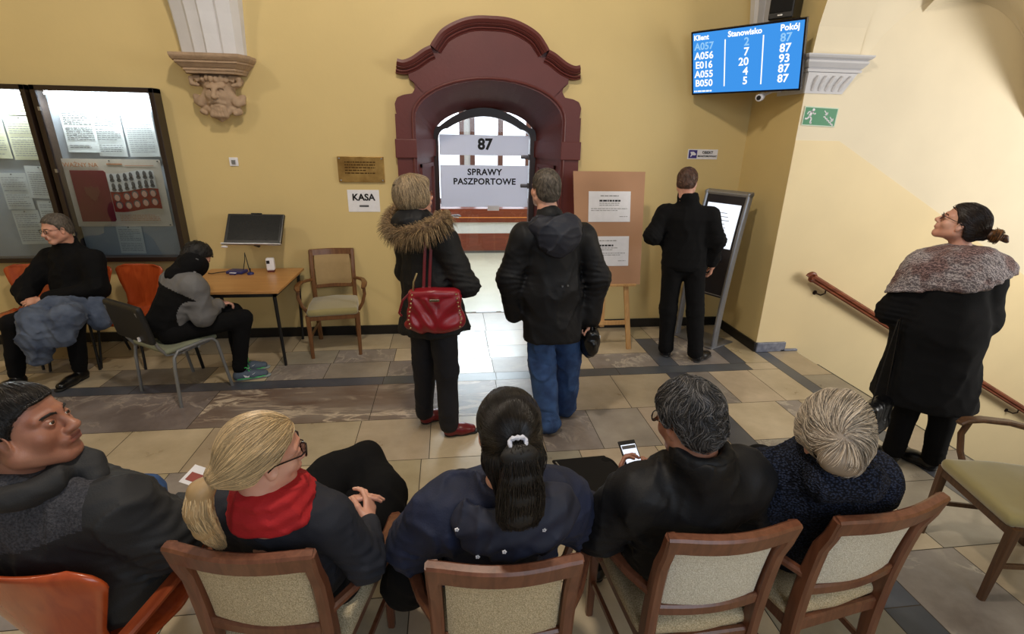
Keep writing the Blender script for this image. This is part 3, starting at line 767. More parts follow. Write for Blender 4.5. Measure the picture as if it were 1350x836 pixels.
def make_cases():
    tube = emis('fluorescent_tube', (235, 245, 255), 60.0)
    gl = glassmat('case_glass')
    for i, (x0, x1, lab) in enumerate(((-4.44, -3.468, 'dark framed lit notice case cut by the left photo edge, filled with printed sheets'), (-3.432, -2.475, 'dark framed lit glass notice case holding the passport poster'))):
        z0, z1, d = .84, 2.345, .13; f = .042; yb, yf = WY - .005, WY - d
        r = empty('notice_case', ((x0 + x1) / 2, WY, z0), 0, lab, 'notice case', None)
        r.location = (0, 0, 0)
        b = MB(); b.bb((x0, yf, z0), (x0 + f, yb, z1), .004); b.bb((x1 - f, yf, z0), (x1, yb, z1), .004); b.bb((x0, yf, z0), (x1, yb, z0 + f), .004); b.bb((x0, yf, z1 - f), (x1, yb, z1), .004)
        b.build('frame', M['cframe'], r)
        MB().bb((x0 + f, WY - .02, z0 + f), (x1 - f, yb, z1 - f)).build('backboard', M['grey'], r)
        MB().bb((x0 + f * .9, yf + .012, z0 + f * .9), (x1 - f * .9, yf + .016, z1 - f * .9)).build('glass', gl, r)
        b = MB(); b.cyl((x0 + .08, yf + .045, z1 - f - .018), (x1 - .08, yf + .045, z1 - f - .018), .011, 12); b.build('light_tube', tube, r, True)
        for zz in (z0 + .25, (z0 + z1) / 2 + .05, z1 - .2): MB().bb((x0 + f - .012, yf - .006, zz), (x0 + f + .006, yf + .006, zz + .03)).build('latch', M['steel'], r)
        L = bpy.data.lights.new('case_lamp', 'AREA'); L.shape = 'RECTANGLE'; L.size = x1 - x0 - .2; L.size_y = .03; L.energy = 15; L.color = (.88, .95, 1)
        o = bpy.data.objects.new('case_lamp', L); COL.objects.link(o); o.location = ((x0 + x1) / 2, yf + .04, z1 - f - .04); o.rotation_euler = (math.radians(-14), 0, 0)
    G = 'sheets pinned in the lit notice cases'
    S = [(-3.185, 2.02, .26, .42, 'long white printed list, leftmost sheet above the passport poster', 0, True), (-2.955, 2.0, .23, .44, 'white printed list with dark lines between the two other sheets above the passport poster', .01, True), (-2.70, 1.98, .25, .40, 'white wrinkled sheet in the top right of the lit notice case', -.02, False),
         (-2.98, 1.03, .22, .26, 'pale sheet pinned just below the passport poster behind the seated man', .02, False)]
    for k, (x, z, w, h, lab, t, dk) in enumerate(S): sheet('pinned_sheet', x, z, w, h, lab, 'sheet', G, t, 'paper2', seed=k + 2, dark=dk, dens=.02)
    S = [(-3.63, 2.16, .22, .10, 'narrow yellowish strip of paper at the top of the left notice case', 0, 'paperc'), (-3.64, 1.92, .25, .36, 'cream printed sheet below the yellowish strip in the left notice case', 0, 'paperc'), (-3.90, 1.93, .24, .36, 'cream sheet at the far left edge of the photo in the upper row', 0, 'paperc'),
         (-3.60, 1.55, .23, .28, 'white sheet pinned beside the dark post in the middle row of the left case', .03, 'paper2'), (-3.83, 1.47, .22, .32, 'white sheet in the middle row at the left photo edge', 0, 'paper2'), (-3.585, 1.24, .22, .30, 'white sheet lowest on the right in the left notice case', .02, 'paper2'), (-3.81, 1.15, .22, .31, 'lowest white sheet at the left photo edge', -.02, 'paper2')]
    for k, (x, z, w, h, lab, t, m) in enumerate(S): sheet('pinned_sheet', x, z, w, h, lab, 'sheet', G, t, m, seed=k + 12)
    # passport poster
    P = empty('passport_poster', (-3.0, 5.10, 1.458), 0, 'poster with a maroon passport cover and two rows of portraits in the lit notice case', 'poster')
    MB().bb((-.42, 0, -.30), (.42, .002, .30)).build('poster_sheet', mat('poster_paper', (214, 198, 180), .5, noise=.05), P)
    og = mat('orange_print', (196, 132, 92), .6)
    text('title', 'WAŻNY NA', .052, P, og, (-.385, -.003, .245), align='LEFT', bold=.0006)
    b = MB(); b.bb((.12, -.001, .243), (.36, -.0016, .248)); b.bb((-.03, -.001, .25), (.10, -.0016, .262)); b.build('print', og, P)
    b = MB(); b.prism([(-.345, -.255), (-.345, .20), (-.07, .20), (-.055, .185), (-.055, -.24), (-.07, -.255)], -.003, -.0005); b.build('passport_cover', mat('maroon_cover', (118, 22, 44), .5, noise=.3, nscale=12), P)
    b = MB(); ol = [(0, .07), (.012, .055), (.03, .05), (.055, .06), (.06, .02), (.05, -.02), (.03, -.03), (.03, -.06), (.01, -.055), (0, -.075)]
    ol = [(-.20 + x, z + .0) for x, z in ol] + [(-.20 - x, z) for x, z in ol[::-1][1:-1]]
    b.prism(ol, -.0042, -.003); b.build('emblem', mat('faded_gilt', (118, 58, 52), .5), P)
    b = MB(); n = 14
    wave = lambda u: .012 * math.sin(u * 5.5 + 3.6)
    b.grid(lambda u, v: (-.05 + .41 * u, -.003, -.16 + .18 * v + wave(u) + .02 * u), 20, 2); b.build('red_band', mat('red_flag_print', (150, 34, 30), .5), P)
    b = MB(); b.grid(lambda u, v: (-.05 + .40 * u, -.003, .022 + .16 * v + wave(u) + .02 * u), 20, 2); b.build('white_band', mat('pale_flag_print', (224, 218, 212), .5), P)
    sk = mat('portrait_skin', (214, 160, 138), .6); dk = mat('portrait_grey', (96, 92, 92), .6)
    bs, bd = MB(), MB(); r = random.Random(5)
    for row, z in enumerate((.15, .07, -.03, -.105)):
        for c in range(7 if row < 2 else 5):
            u = (c + .5 + .12 * (r.random() - .5)) / (7 if row < 2 else 5); x = -.04 + .39 * u; zz = z + wave(u) + .02 * u + .008 * (r.random() - .5)
            el = lambda bb, x, z, w, h, y: bb.prism([(x + w * math.cos(2 * PI * i / 10), z + h * math.sin(2 * PI * i / 10)) for i in range(10)], y, y + .0006)
            if row < 2: el(bd, x, zz, .016, .028, -.0045); el(bs if row == 5 else bd, x, zz - .03, .02, .016, -.0045)
            else: el(bd, x, zz + .006, .03, .034, -.0042); el(bs, x, zz, .022, .029, -.0052)
    bs.build('portrait', sk, P); bd.build('portrait', dk, P)
    b = MB(); lines(b, -.02, .33, -.25, -.19, 4, -.001, random.Random(4)); b.build('print', og, P)
    b = MB()
    for q in ((-.40, .285), (.0, .285), (.40, .285), (-.40, -.285), (.40, -.285)): b.sphere((q[0], -.004, q[1]), .007, 8)
    b.build('pin', M['pin'], P, True)
make_cases()
def small_wall_items():
    # light switch
    r = empty('light_switch', (-1.963, WY, 1.745), 0, 'small square white light switch on the yellow wall below the carved bracket', 'switch')
    MB().bb((-.038, -.010, -.038), (.038, 0, .038), .003).build('plate', M['paper'], r)
    MB().bb((-.018, -.016, -.024), (.018, -.009, .016), .002).build('rocker', M['steel'], r)
    # brass plaque
    r = empty('brass_plaque', (-.82, WY, 1.688), 0, 'engraved brass plaque screwed to the wall above the KASA sign', 'plaque')
    br = mat('aged_brass', (206, 168, 100), .38, metal=.85, noise=.6, nscale=6, col2=(150, 112, 60))
    MB().bb((-.214, -.024, -.117), (.214, -.004, .117), .003).build('plate', br, r)
    b = MB(); lines(b, -.15, .14, -.07, .08, 6, -.025, random.Random(8), .4); b.build('engraving', mat('engraved_dark_brass', (96, 68, 34), .4, metal=.8), r)
    b = MB()
    for x in (-.195, .195):
        for z in (-.10, .10): b.sphere((x, -.025, z), .009, 10)
    b.build('screw', M['steel'], r, True)
    # KASA sign
    r = empty('kasa_sign', (-.822, WY, 1.393), 0, 'white paper sign reading KASA under the brass plaque', 'sign')
    MB().bb((-.15, -.004, -.105), (.15, 0, .105)).build('sheet', M['paper'], r)
    text('lettering', 'KASA', .088, r, M['ink'], (.0, -.006, .032), bold=.0028)
    MB().bb((-.045, -.0055, -.058), (.045, -.004, -.040)).build('label_strip', M['printd'], r)
    # monitored-premises sign
    r = empty('surveillance_sign', (2.592, WY, 1.872), 0, 'white and blue OBIEKT MONITOROWANY sign above the man at the kiosk', 'sign')
    MB().bb((-.16, -.004, -.048), (.16, 0, .048)).build('plate', M['paper'], r)
    MB().bb((-.15, -.0055, -.04), (-.062, -.004, .04)).build('blue_field', mat('deep_blue_print', (58, 48, 130), .5), r)
    b = MB(); b.prism([(-.138, .022), (-.10, .024), (-.072, .002), (-.08, -.012), (-.112, -.010), (-.124, -.026), (-.134, -.022), (-.124, -.004)], -.0065, -.0055); b.build('camera_symbol', M['paper'], r)
    text('lettering', 'OBIEKT', .034, r, M['ink'], (.05, -.006, .017), bold=.0009); text('lettering', 'MONITOROWANY', .024, r, M['ink'], (.05, -.006, -.019), bold=.0007)
    # emergency exit sign
    r = empty('exit_sign', (3.222, PY - .004, 2.217), 0, 'green emergency exit sign with running figure and stairs beside the stair arch', 'sign')
    r.rotation_euler = (0, .03, 0)
    MB().bb((-.158, -.004, -.077), (.158, 0, .077)).build('plate', mat('pale_sign_edge', (206, 226, 206), .5), r)
    MB().bb((-.150, -.0055, -.069), (.150, -.004, .069)).build('green_field', mat('safety_green', (30, 132, 84), .45), r)
    b = MB(); y = -.0065
    def pl(p): b.prism(p, y, y + .001)
    pl([(-.075 + .012 * math.cos(i), .052 + .012 * math.sin(i)) for i in np.linspace(0, 6.28, 12)[:-1]])
    def limb(p, w):
        for (x0, z0), (x1, z1) in zip(p[:-1], p[1:]):
            d = Vector((x1 - x0, z1 - z0)).normalized(); n = Vector((-d.y, d.x)) * w
            pl([(x0 + n.x, z0 + n.y), (x1 + n.x, z1 + n.y), (x1 - n.x, z1 - n.y), (x0 - n.x, z0 - n.y)])
    b.build('running_figure_head', M['paper'], r); b = MB(); limb([(-.085, .04), (-.10, .0)], .011); limb([(-.10, .0), (-.08, -.02), (-.085, -.055), (-.07, -.055)], .0065); limb([(-.10, .0), (-.118, -.022), (-.14, -.022)], .0065)
    limb([(-.085, .036), (-.062, .018), (-.048, .024)], .005); limb([(-.09, .036), (-.116, .034), (-.126, .014)], .005)
    def arrow(x, z): limb([(x - .016, z + .016), (x + .012, z - .012)], .004); limb([(x + .016, z + .004), (x + .016, z - .016), (x - .004, z - .016)], .0045)
    b.build('running_figure', M['paper'], r); b = MB(); arrow(.045, .034); b.build('arrow_symbol', M['paper'], r); b = MB(); arrow(.108, -.014); b.build('arrow_symbol', M['paper'], r); b = MB()
    for i in range(5): limb([(.03 + .02 * i, .0 - .014 * i), (.05 + .02 * i, .0 - .014 * i), (.05 + .02 * i, -.014 - .014 * i)], .0045)
    b.build('stair_symbol', M['paper'], r)
small_wall_items()
def make_tv():
    yaw, tilt = -.895, .309
    r = empty('information_display', (2.593, 4.63, 2.674), yaw, 'large wall display with blue queue table hung across the corner', 'television')
    r.rotation_euler = Euler((tilt, 0, yaw)); w, h = .479, .269
    bz = mat('display_bezel', (14, 12, 26), .3)
    b = MB(); b.bb((-w, 0, -h), (w, .045, h), .004); b.bb((-w * .7, .045, -h * .6), (w * .7, .075, h * .6), .006); b.build('housing', bz, r)
    sw, sh = w - .014, h - .014
    MB().bb((-sw, -.002, -sh), (sw, 0, sh)).build('screen', emis('blue_screen', (64, 148, 232), 1.05), r)
    b = MB()
    for q in ((-w, -w + .010, -h, h), (w - .010, w, -h, h), (-w, w, -h, -h + .012), (-w, w, h - .010, h)): b.bb((q[0], -.004, q[2]), (q[1], 0, q[3]))
    b.build('bezel', bz, r)
    wh = emis('white_screen_text', (250, 252, 255), 1.2); lb = emis('pale_blue_screen_text', (150, 205, 250), 1.0)
    T = lambda s, x, z, size, m=wh, al='CENTER': text('screen_text', s, size, r, m, (x, -.0035, z), bold=.0021, align=al, ext=.0003)
    T('Klient', -.455, .215, .058, al='LEFT'); T('Stanowisko', .0, .215, .062); T('Pokój', .36, .215, .064)
    rows = [('A057', '2', '87'), ('A056', '7', '87'), ('E016', '20', '93'), ('A055', '4', '87'), ('B050', '5', '87')]
    for i, (a, c, d) in enumerate(rows):
        z = .142 - .078 * i; m = lb if i == 0 else wh
        T(a, -.36, z, .082, m); T(c, .02 if len(c) == 1 else .0, z, .088, m); T(d, .335, z, .088, m)
    b = MB(); b.bb((-.172, -.0035, -.205), (-.162, -.002, .18)); b.bb((.152, -.0035, -.205), (.162, -.002, .18)); b.build('column_line', wh, r)
    b = MB(); lines(b, -.455, -.28, -.247, -.229, 1, -.003, random.Random(2), .7); b.build('screen_text', wh, r)
    b = MB(); b.tube([(0, .07, 0), (0, .26, .02), (0, .40, .03)], .025, 10); b.box((0, .07, 0), (.25, .012, .25)); b.build('wall_mount', M['black'], r)
    # loudspeaker above, security camera below
    s = empty('loudspeaker', (2.895, 4.62, 2.985), -.9, 'small black loudspeaker mounted above the right end of the blue display', 'speaker')
    b = MB(); b.bb((-.10, -.10, 0), (.10, .10, .30), .012); b.build('cabinet', mat('black_speaker_plastic', (18, 18, 20), .45), s)
    b = MB(); b.bb((-.088, -.106, .05), (.088, -.099, .285), .003); b.build('grille', mat('speaker_mesh', (12, 12, 13), .7, bump=.6, bscale=900), s)
    MB().bb((-.02, -.1065, .022), (.02, -.1, .034)).build('badge', M['steel'], s)
    b = MB(); b.tube([(0, .09, .15), (.05, .17, .15)], .015, 8); b.build('bracket', M['black'], s)
    c = empty('security_camera', (2.80, 4.62, 2.385), -.8, 'small white security camera under the blue display', 'camera')
    b = MB(); b.tube([(0, .06, .02), (0, .03, 0), (0, -.04, -.012), (0, -.048, -.013)], [.026, .033, .033, .028], 16); b.build('body', M['paper'], c, True)
    b = MB(); b.cyl((0, -.047, -.013), (0, -.054, -.014), .019, 14); b.build('lens', M['ink'], c, True)
    b = MB(); b.tube([(0, .05, .01), (.06, .14, .05), (.14, .26, .06)], .012, 8); b.build('bracket', M['paper'], c, True)
    return r
make_tv()
def make_handrail():
    r = empty('handrail', (3.43, PY, .8), 0, 'brown wooden handrail with scrolled end sloping down the stair wall', 'handrail')
    wd = wood('handrail_wood', (146, 78, 46), (104, 50, 30), .3, 'X', .5)
    s = .535; b = MB(); pts = [(x, -.085, -s * x) for x in (0, .1, 1, 2.4, 3.6, 5)]
    b.bar(pts, .055, .052, bevel=.016); b.bar([(p[0], p[1], p[2] - .034) for p in pts], .032, .03, bevel=.008); b.build('rail', wd, r)
    b = MB(); sp = []
    for i in range(22): a = PI * .9 - i * .42 * .9; q = .05 - .0018 * i; sp.append((-.005 + q * math.cos(a) , -.085, -.014 + q * math.sin(a)))
    b.tube(sp, [.02 - .0004 * i for i in range(22)], 10, up=(0, 1, 0)); b.cyl((-.005, -.065, -.014), (-.005, -.11, -.014), .02); b.build('scroll', wd, r, True)
    ir = mat('wrought_iron', (50, 36, 30), .5, metal=.5)
    for x in (.17, 1.5, 2.9, 4.3):
        b = MB(); b.tube([(x, -.085, -s * x - .05), (x, -.085, -s * x - .08), (x - .02, -.06, -s * x - .105), (x - .04, -.02, -s * x - .10), (x - .045, -.0, -s * x - .095)], .007, 8)
        b.cyl((x - .045, -.008, -s * x - .095), (x - .045, 0, -s * x - .095), .022); b.build('bracket', ir, r, True)
make_handrail()
# ================================================================== KIOSK, EASEL, DESK
def make_kiosk():
    # local: x along the front (left->right as the user sees it mirrored), -y towards the user
    c = Vector((2.57, 4.705, 0)); d = Vector((.2, -.38, 0)).normalized(); rz = math.atan2(d.y, d.x)
    r = empty('queue_kiosk', c, rz, 'tall grey queue ticket kiosk with a bright screen leaning back in the corner', 'kiosk')
    al = mat('silver_grey_aluminium', (150, 152, 158), .35, metal=.6); dk = mat('dark_kiosk_glass', (40, 41, 48), .18)
    H = 1.53
    def yb(z): return .20 * (z / H) ** 1.6      # lean away from the user
    w = .245
    for s in (-1, 1):
        b = MB(); b.bar([(s * (w - .018), yb(z), z) for z in np.linspace(0, H, 16)], .036, .075, up=(0, -1, 0), bevel=.012); b.build('side_rail', al, r, True)
    b = MB(); b.bar([(-w, yb(H), H - .01), (w, yb(H), H - .01)], .075, .04, up=(0, -.3, 1), bevel=.01); b.build('top_rail', al, r)
    def panel(z0, z1, x, dy, n=10):
        b = MB(); rings = []
        for z in np.linspace(z0, z1, n):
            y = yb(z); rings.append([(-x, y - dy, z), (x, y - dy, z), (x, y + .03, z), (-x, y + .03, z)])
        b.ring_loft(rings); return b
    panel(.52, H - .03, w - .034, .022).build('front_panel', dk, r)
    panel(1.0, 1.42, w - .062, .0245).build('screen', emis('kiosk_screen', (238, 244, 255), 1.25), r)
    b = MB()
    for k in range(5): z = 1.33 - .035 * k; b.bb((-.10, yb(z) - .0275, z), (.06 + .02 * (k % 3), yb(z) - .0265, z + .006))
    b.build('screen_text', M['print'], r)
    b = MB(); b.bar([(-w + .03, .05, .53), (w - .03, .05, .53)], .07, .03, bevel=.005); b.build('cross_rail', al, r)
    b = MB(); b.bb((-w - .02, -.09, 0), (w + .02, .28, .012), .004); b.build('base_plate', al, r)
    b = MB(); b.box((.05, yb(.9) - .035, .90), (.13, .035, .05), bevel=.006); b.build('ticket_slot', al, r)
make_kiosk()
def make_easel():
    # board leans on the easel
    pine = wood('pine', (214, 170, 112), (190, 142, 88), .5, 'Z', coat=0)
    y0, y1 = 4.60, 4.80
    r = empty('easel', (1.5, 4.75, 0), 0, 'light pine easel carrying the brown notice board', 'easel'); off = Vector((-1.5, -4.75, 0))
    def B(pts, w, h, name, up=(0, 1, 0)):
        b = MB(); b.bar([Vector(p) + off for p in pts], w, h, up=up, bevel=.004); return b.build(name, pine, r)
    B([(1.775, 4.526, 0), (1.715, 4.62, .66), (1.63, 4.79, 1.6)], .048, .026, 'leg'); B([(1.22, 4.526, 0), (1.29, 4.62, .66), (1.39, 4.79, 1.6)], .048, .026, 'leg')
    B([(1.52, 5.10, 0), (1.50, 4.83, 1.62)], .035, .022, 'leg'); B([(1.50, 4.60, .22), (1.50, 4.655, .70), (1.50, 4.80, 1.62)], .042, .022, 'mast')
    B([(1.245, 4.575, .27), (1.75, 4.575, .27)], .02, .045, 'cross_bar', (0, 0, 1))
    B([(1.17, 4.60, .66), (1.80, 4.60, .66)], .075, .024, 'ledge', (0, 0, 1)); B([(1.36, 4.80, 1.5), (1.66, 4.80, 1.5)], .02, .04, 'cross_bar', (0, 0, 1))
    t = math.atan2(y1 - y0 - .0, 1.03)
    q = empty('notice_board', (1.525, 4.575, .675), 0, 'brown fibreboard notice board with two white sheets standing on the easel', 'board'); q.rotation_euler = (-t, .0, 0)
    ca = mat('brown_hardboard', (182, 138, 104), .6, noise=.25, nscale=3, bump=.05, bscale=80)
    b = MB(); b.ring_loft([[(-.325, 0, 0), (.315, 0, -.012), (.315, .012, -.012), (-.325, .012, 0)], [(-.365, 0, 1.06), (.335, 0, 1.06), (.335, .012, 1.06), (-.365, .012, 1.06)]]); b.build('panel', ca, q)
    for k, (x, z) in enumerate(((-.01, .735), (-.015, .315))):
        s = empty('board_sheet', (0, 0, 0), 0, None, None); s.parent = None
        s.matrix_world = Matrix.Translation((1.525, 4.575, .675)) @ Euler((-t, 0, 0)).to_matrix().to_4x4() @ Matrix.Translation((x, -.004, z))
        tag(s, ('upper' if k == 0 else 'lower') + ' white landscape sheet on the brown notice board', 'sheet', 'sheets on the brown notice board')
        MB().bb((-.205, -.001, -.142), (.205, .001, .142)).build('sheet', M['paper'], s)
        rr = random.Random(k + 5); b = MB(); lines(b, -.09, .09, .09, .11, 1, -.0015, rr, .45); b.build('heading', M['print'], s); b = MB(); lines(b, -.10, .11, .042, .068, 1, -.0015, rr, .62); b.build('heading', M['ink'], s)
        b = MB(); rr = random.Random(k); lines(b, -.10, .10, .005, .04, 2, -.0015, rr); lines(b, -.18, .18, -.045, -.01, 2, -.0015, rr); lines(b, .10, .18, -.10, -.085, 1, -.0015, rr); b.build('print', M['print'], s)
make_easel()
def make_desk():
    top = wood('beech_veneer', (192, 142, 86), (172, 122, 70), .35, 'X', .5); bk = mat('black_steel', (22, 22, 24), .4)
    x0, x1, y0, y1 = -2.30, -1.44, 4.26, 5.07; cx, cy = (x0 + x1) / 2, (y0 + y1) / 2
    r = empty('desk', (cx, cy, 0), 0, 'small beech topped table with black steel legs in front of the wall monitor', 'table'); a, c = (x1 - x0) / 2, (y1 - y0) / 2
    MB().bb((-a, -c, .728), (a, c, .75), .003).build('table_top', top, r)
    b = MB(); b.bb((-a + .03, -c + .02, .695), (a - .03, -c + .045, .728)); b.bb((-a + .03, c - .045, .695), (a - .03, c - .02, .728)); b.bb((-a + .03, -c + .02, .695), (-a + .055, c - .02, .728)); b.bb((a - .055, -c + .02, .695), (a - .03, c - .02, .728)); b.build('apron', bk, r)
    for sx, sy in ((1, -1), (-1, -1), (1, 1), (-1, 1)):
        b = MB(); b.tube([(sx * (a - .05), sy * (c - .04), .71), (sx * (a + (-.09 if sx > 0 and sy > 0 else -.075)), sy * (c - .02) + (.13 if sy < 0 else 0), 0)], [.016, .013], 12); b.build('leg', bk, r, True)
    # wall monitor
    m = empty('wall_monitor', (-1.80, 4.93, 1.164), 0, 'black flat monitor tilted back on a wall arm above the desk', 'monitor'); m.rotation_euler = Euler((-.60, 0, -.10))
    b = MB(); b.bb((-.26, 0, -.148), (.26, .035, .148), .006); b.bb((-.05, 0, .148), (.05, .02, .158), .003); b.build('housing', mat('monitor_black', (16, 15, 15), .3), m)
    MB().bb((-.232, -.002, -.118), (.232, 0, .130)).build('screen', mat('monitor_screen', (34, 34, 32), .15), m)
    b = MB(); b.bar([(-.27, -.006, -.158), (.27, -.006, -.158)], .03, .014, bevel=.003); b.build('chin_bar', M['steel'], m)
    b = MB(); b.tube([(0, .03, -.02), (0, .07, -.14), (0, .13, -.12)], .016, 8); b.box((0, .04, 0), (.12, .02, .12)); b.build('arm', bk, m)
    b = MB(); b.sphere((-.255, .02, -.178), .02, 12, (1.6, .8, .6)); b.build('cable_plug', M['paper'], m, True)
    # white cup dispenser, card reader and cables on the desk
    d = empty('white_dispenser', (-1.70, 4.93, .75), .1, 'small white plastic dispenser with a dark window standing at the back of the desk', 'dispenser')
    b = MB(); b.bb((-.035, -.03, .018), (.035, .03, .135), .010); b.build('body', M['paper'], d); MB().bb((-.03, -.026, 0), (.03, .026, .018), .003).build('foot', M['maroon'], d); MB().bb((-.028, -.032, .085), (.0, -.029, .115), .001).build('window', M['ink'], d)
    blu = mat('dark_blue_plastic', (40, 44, 104), .35)
    e = empty('card_reader', (-2.0, 4.90, .75), -.2, 'dark blue card reader with cable lying on the desk', 'card reader')
    b = MB(); b.bb((-.08, -.055, 0), (.08, .055, .028), .008); b.bb((-.03, -.08, 0), (.03, -.05, .016), .004); b.build('body', blu, e); MB().bb((-.03, -.078, .016), (.03, -.05, .018)).build('card', M['paper'], e)
    b = MB(); b.tube([(.05, .02, .02), (.075, .03, .12), (.085, .03, .19), (.10, .02, .12), (.125, 0, .03), (.14, -.02, .012)], .004, 6); b.tube([(-.08, 0, .012), (-.15, -.03, .008), (-.20, -.08, .006), (-.24, -.07, .006)], .004, 6); b.build('cable', M['ink'], e, True)
    e = empty('pen_holder', (-1.86, 4.84, .75), 0, 'small dark blue stand with a pen beside the card reader', 'pen stand')
    b = MB(); b.lathe([(.028, 0), (.03, .006), (.026, .018), (.012, .024)], 20); b.build('base', blu, e, True); b = MB(); b.tube([(0, 0, .02), (.004, 0, .06)], [.006, .004], 8); b.build('pen', M['ink'], e, True)
make_desk()
# ================================================================== CHAIRS
W_red = wood('chair_wood_reddish', (124, 78, 56), (98, 58, 40), .32, 'Z'); W_gold = wood('chair_wood_honey', (124, 84, 48), (98, 62, 34), .35, 'Z'); W_dark = wood('chair_wood_dark', (96, 66, 42), (68, 44, 28), .4, 'Z')
F_beige = mat('beige_woven_fabric', (230, 214, 180), .9, noise=.9, nscale=260, col2=(176, 158, 122), bump=.6, bscale=300, detail=2); F_beige_lit = mat('beige_woven_fabric_lit', (244, 240, 226), .9, noise=.9, nscale=260, col2=(202, 194, 172), bump=.6, bscale=300, detail=2); F_olive = mat('olive_velvet', (150, 138, 88), .8, sheen=.6, noise=.2, nscale=12); F_tan = mat('tan_back_fabric', (164, 138, 96), .8, noise=.15, nscale=30)  # paler chair-back cloth is the same beige fabric, brighter light put into its colour
def armchair(name, x, y, rz, label, wd, fb, fs, group=None, wb=.200):
    r = empty(name, (x, y, 0), rz, label, 'chair', group)
    def post(s, z): # rear post centre line
        t = z / .93
        yy = -.27 + .16 * t - .19 * t * t + (-.012 if t > .9 else 0)
        xx = s * (.185 + .010 * t + (wb - .20) * t * t); return Vector((xx, yy, z))
    for s in (-1, 1):
        b = MB(); b.bar([post(s, z) for z in np.linspace(0, .925, 14)], .040, [.034 + .022 * math.sin(PI * min(1, z / .9)) for z in np.linspace(0, .925, 14)], up=(0, -1, 0), bevel=.008); b.build('rear_post', wd, r, True)
        b = MB(); b.bar([(s * .215, .225, 0), (s * .22, .215, .42)], [.03, .042], [.03, .042], up=(0, 1, 0), bevel=.006); b.build('leg', wd, r)
        b = MB(); p0 = post(s, .64)
        arm = [p0, Vector((s * .245, -.17, .655)), Vector((s * .285, -.06, .668)), Vector((s * .30, .06, .668)), Vector((s * .295, .14, .66)), Vector((s * .285, .17, .645))]
        b.bar(arm, [.03, .034, .046, .052, .05, .036], [.03, .028, .024, .022, .022, .018], bevel=.008); b.build('armrest', wd, r, True)
        b = MB(); b.bar([(s * .29, .12, .655), (s * .295, .135, .58), (s * .27, .13, .49), (s * .228, .12, .42)], .03, .026, up=(0, 1, 0), bevel=.007); b.build('arm_support', wd, r, True)
        b = MB(); b.bar([post(s, .40), Vector((s * .215, .22, .40))], .024, .055, bevel=.004); b.build('seat_rail', wd, r)
        b = MB(); b.bar([post(s, .20), Vector((s * .216, .22, .20))], .016, .026, bevel=.003); b.build('stretcher', wd, r)
    def cross(z, h, th, bow, name, ext=.0):
        b = MB(); pl, prr = post(-1, z), post(1, z); n = 12
        pts = [pl.lerp(prr, i / n) + Vector((0, -bow * math.sin(PI * i / n) + .0, 0)) for i in range(n + 1)]
        pts[0] += Vector((-ext, 0, 0)); pts[-1] += Vector((ext, 0, 0))
        d = (post(1, z + .03) - post(1, z - .03)).normalized()
        b.bar(pts, th, h, up=d, bevel=.007); return b.build(name, wd, r, True)
    cross(.898, .070, .034, .03, 'crest_rail', .012); cross(.575, .045, .026, .022, 'lower_back_rail'); cross(.40, .055, .026, 0, 'rear_seat_rail')
    b = MB(); b.bar([(-.215, .222, .40), (.215, .222, .40)], .024, .055, bevel=.004); b.build('front_seat_rail', wd, r)
    # upholstered back between the rails, follows the bow
    b = MB(); rings = []
    n = 10
    def bp(u, v, dd):
        z = .592 + (.876 - .592) * v; a, c = post(-1, z), post(1, z); p = a.lerp(c, .075 + .85 * u); p.y += -.024 * math.sin(PI * u) + dd; return p
    f = lambda dd: [[bp(i / n, j / n, dd + (0 if 0 < i < n and 0 < j < n else (.006 if dd < 0 else -.006))) for j in range(n + 1)] for i in range(n + 1)]
    for g, fl in ((f(-.010), 1), (f(.018), -1)):
        vs = [[b._v(p) for p in row] for row in g]
        for i in range(n):
            for j in range(n): b.face([vs[i][j], vs[i + 1][j], vs[i + 1][j + 1], vs[i][j + 1]])
        if fl == 1: v1 = vs
    v2 = vs; per = [(i, 0) for i in range(n)] + [(n, j) for j in range(n)] + [(n - i, n) for i in range(n)] + [(0, n - j) for j in range(n)]
    for k in range(len(per)):
        i, j = per[k]; i2, j2 = per[(k + 1) % len(per)]; b.face([v1[i][j], v1[i2][j2], v2[i2][j2], v2[i][j]])
    b.build('back_upholstery', fb, r, True)
    s = SDF(); s.box((0, .005, .445), (.228, .245, .034), rad=.028); s.warp(lambda P: -.010 * np.clip(1 - (P[:, 0] / .24) ** 2 - ((P[:, 1]) / .26) ** 2, 0, 1) * (P[:, 2] > .44) + np.where(P[:, 1] < 0, np.abs(P[:, 0]) * -P[:, 1] * .25, 0))
    surf(s, .012, 'seat', fs, r)
    return r
armchair('wooden_armchair', -.540, 1.470, math.radians(-10), 'wooden armchair with woven back under the blonde woman with the red scarf', W_red, F_beige, F_beige, 'row of wooden armchairs in the foreground')
armchair('wooden_armchair', .140, 1.357, math.radians(-2.4), 'wooden armchair with woven back under the woman in the navy hooded jacket', W_red, F_beige, F_beige, 'row of wooden armchairs in the foreground')
armchair('wooden_armchair', .800, 1.403, math.radians(2), 'wooden armchair with woven back under the grey haired man holding a phone', W_red, F_beige_lit, F_beige, 'row of wooden armchairs in the foreground')
armchair('wooden_armchair', 1.315, 1.440, math.radians(9), 'wooden armchair with woven back under the white haired woman', W_red, F_beige_lit, F_beige, 'row of wooden armchairs in the foreground', wb=.215)
armchair('wooden_armchair', -1.125, 4.80, math.radians(180 + 8), 'empty honey brown armchair with tan back and green seat beside the desk', W_gold, F_tan, F_olive)
armchair('wooden_armchair', 2.70, 1.66, math.radians(77), 'empty dark wooden armchair with olive seat cut by the right edge of the photo', W_dark, F_olive, F_olive)
O_shell = wood('orange_stained_plywood', (186, 82, 38), (160, 64, 28), .25, 'Z', .5, .4); O_arm = wood('orange_brown_arm_wood', (150, 70, 36), (118, 50, 26), .3, 'Y', .6, .3)
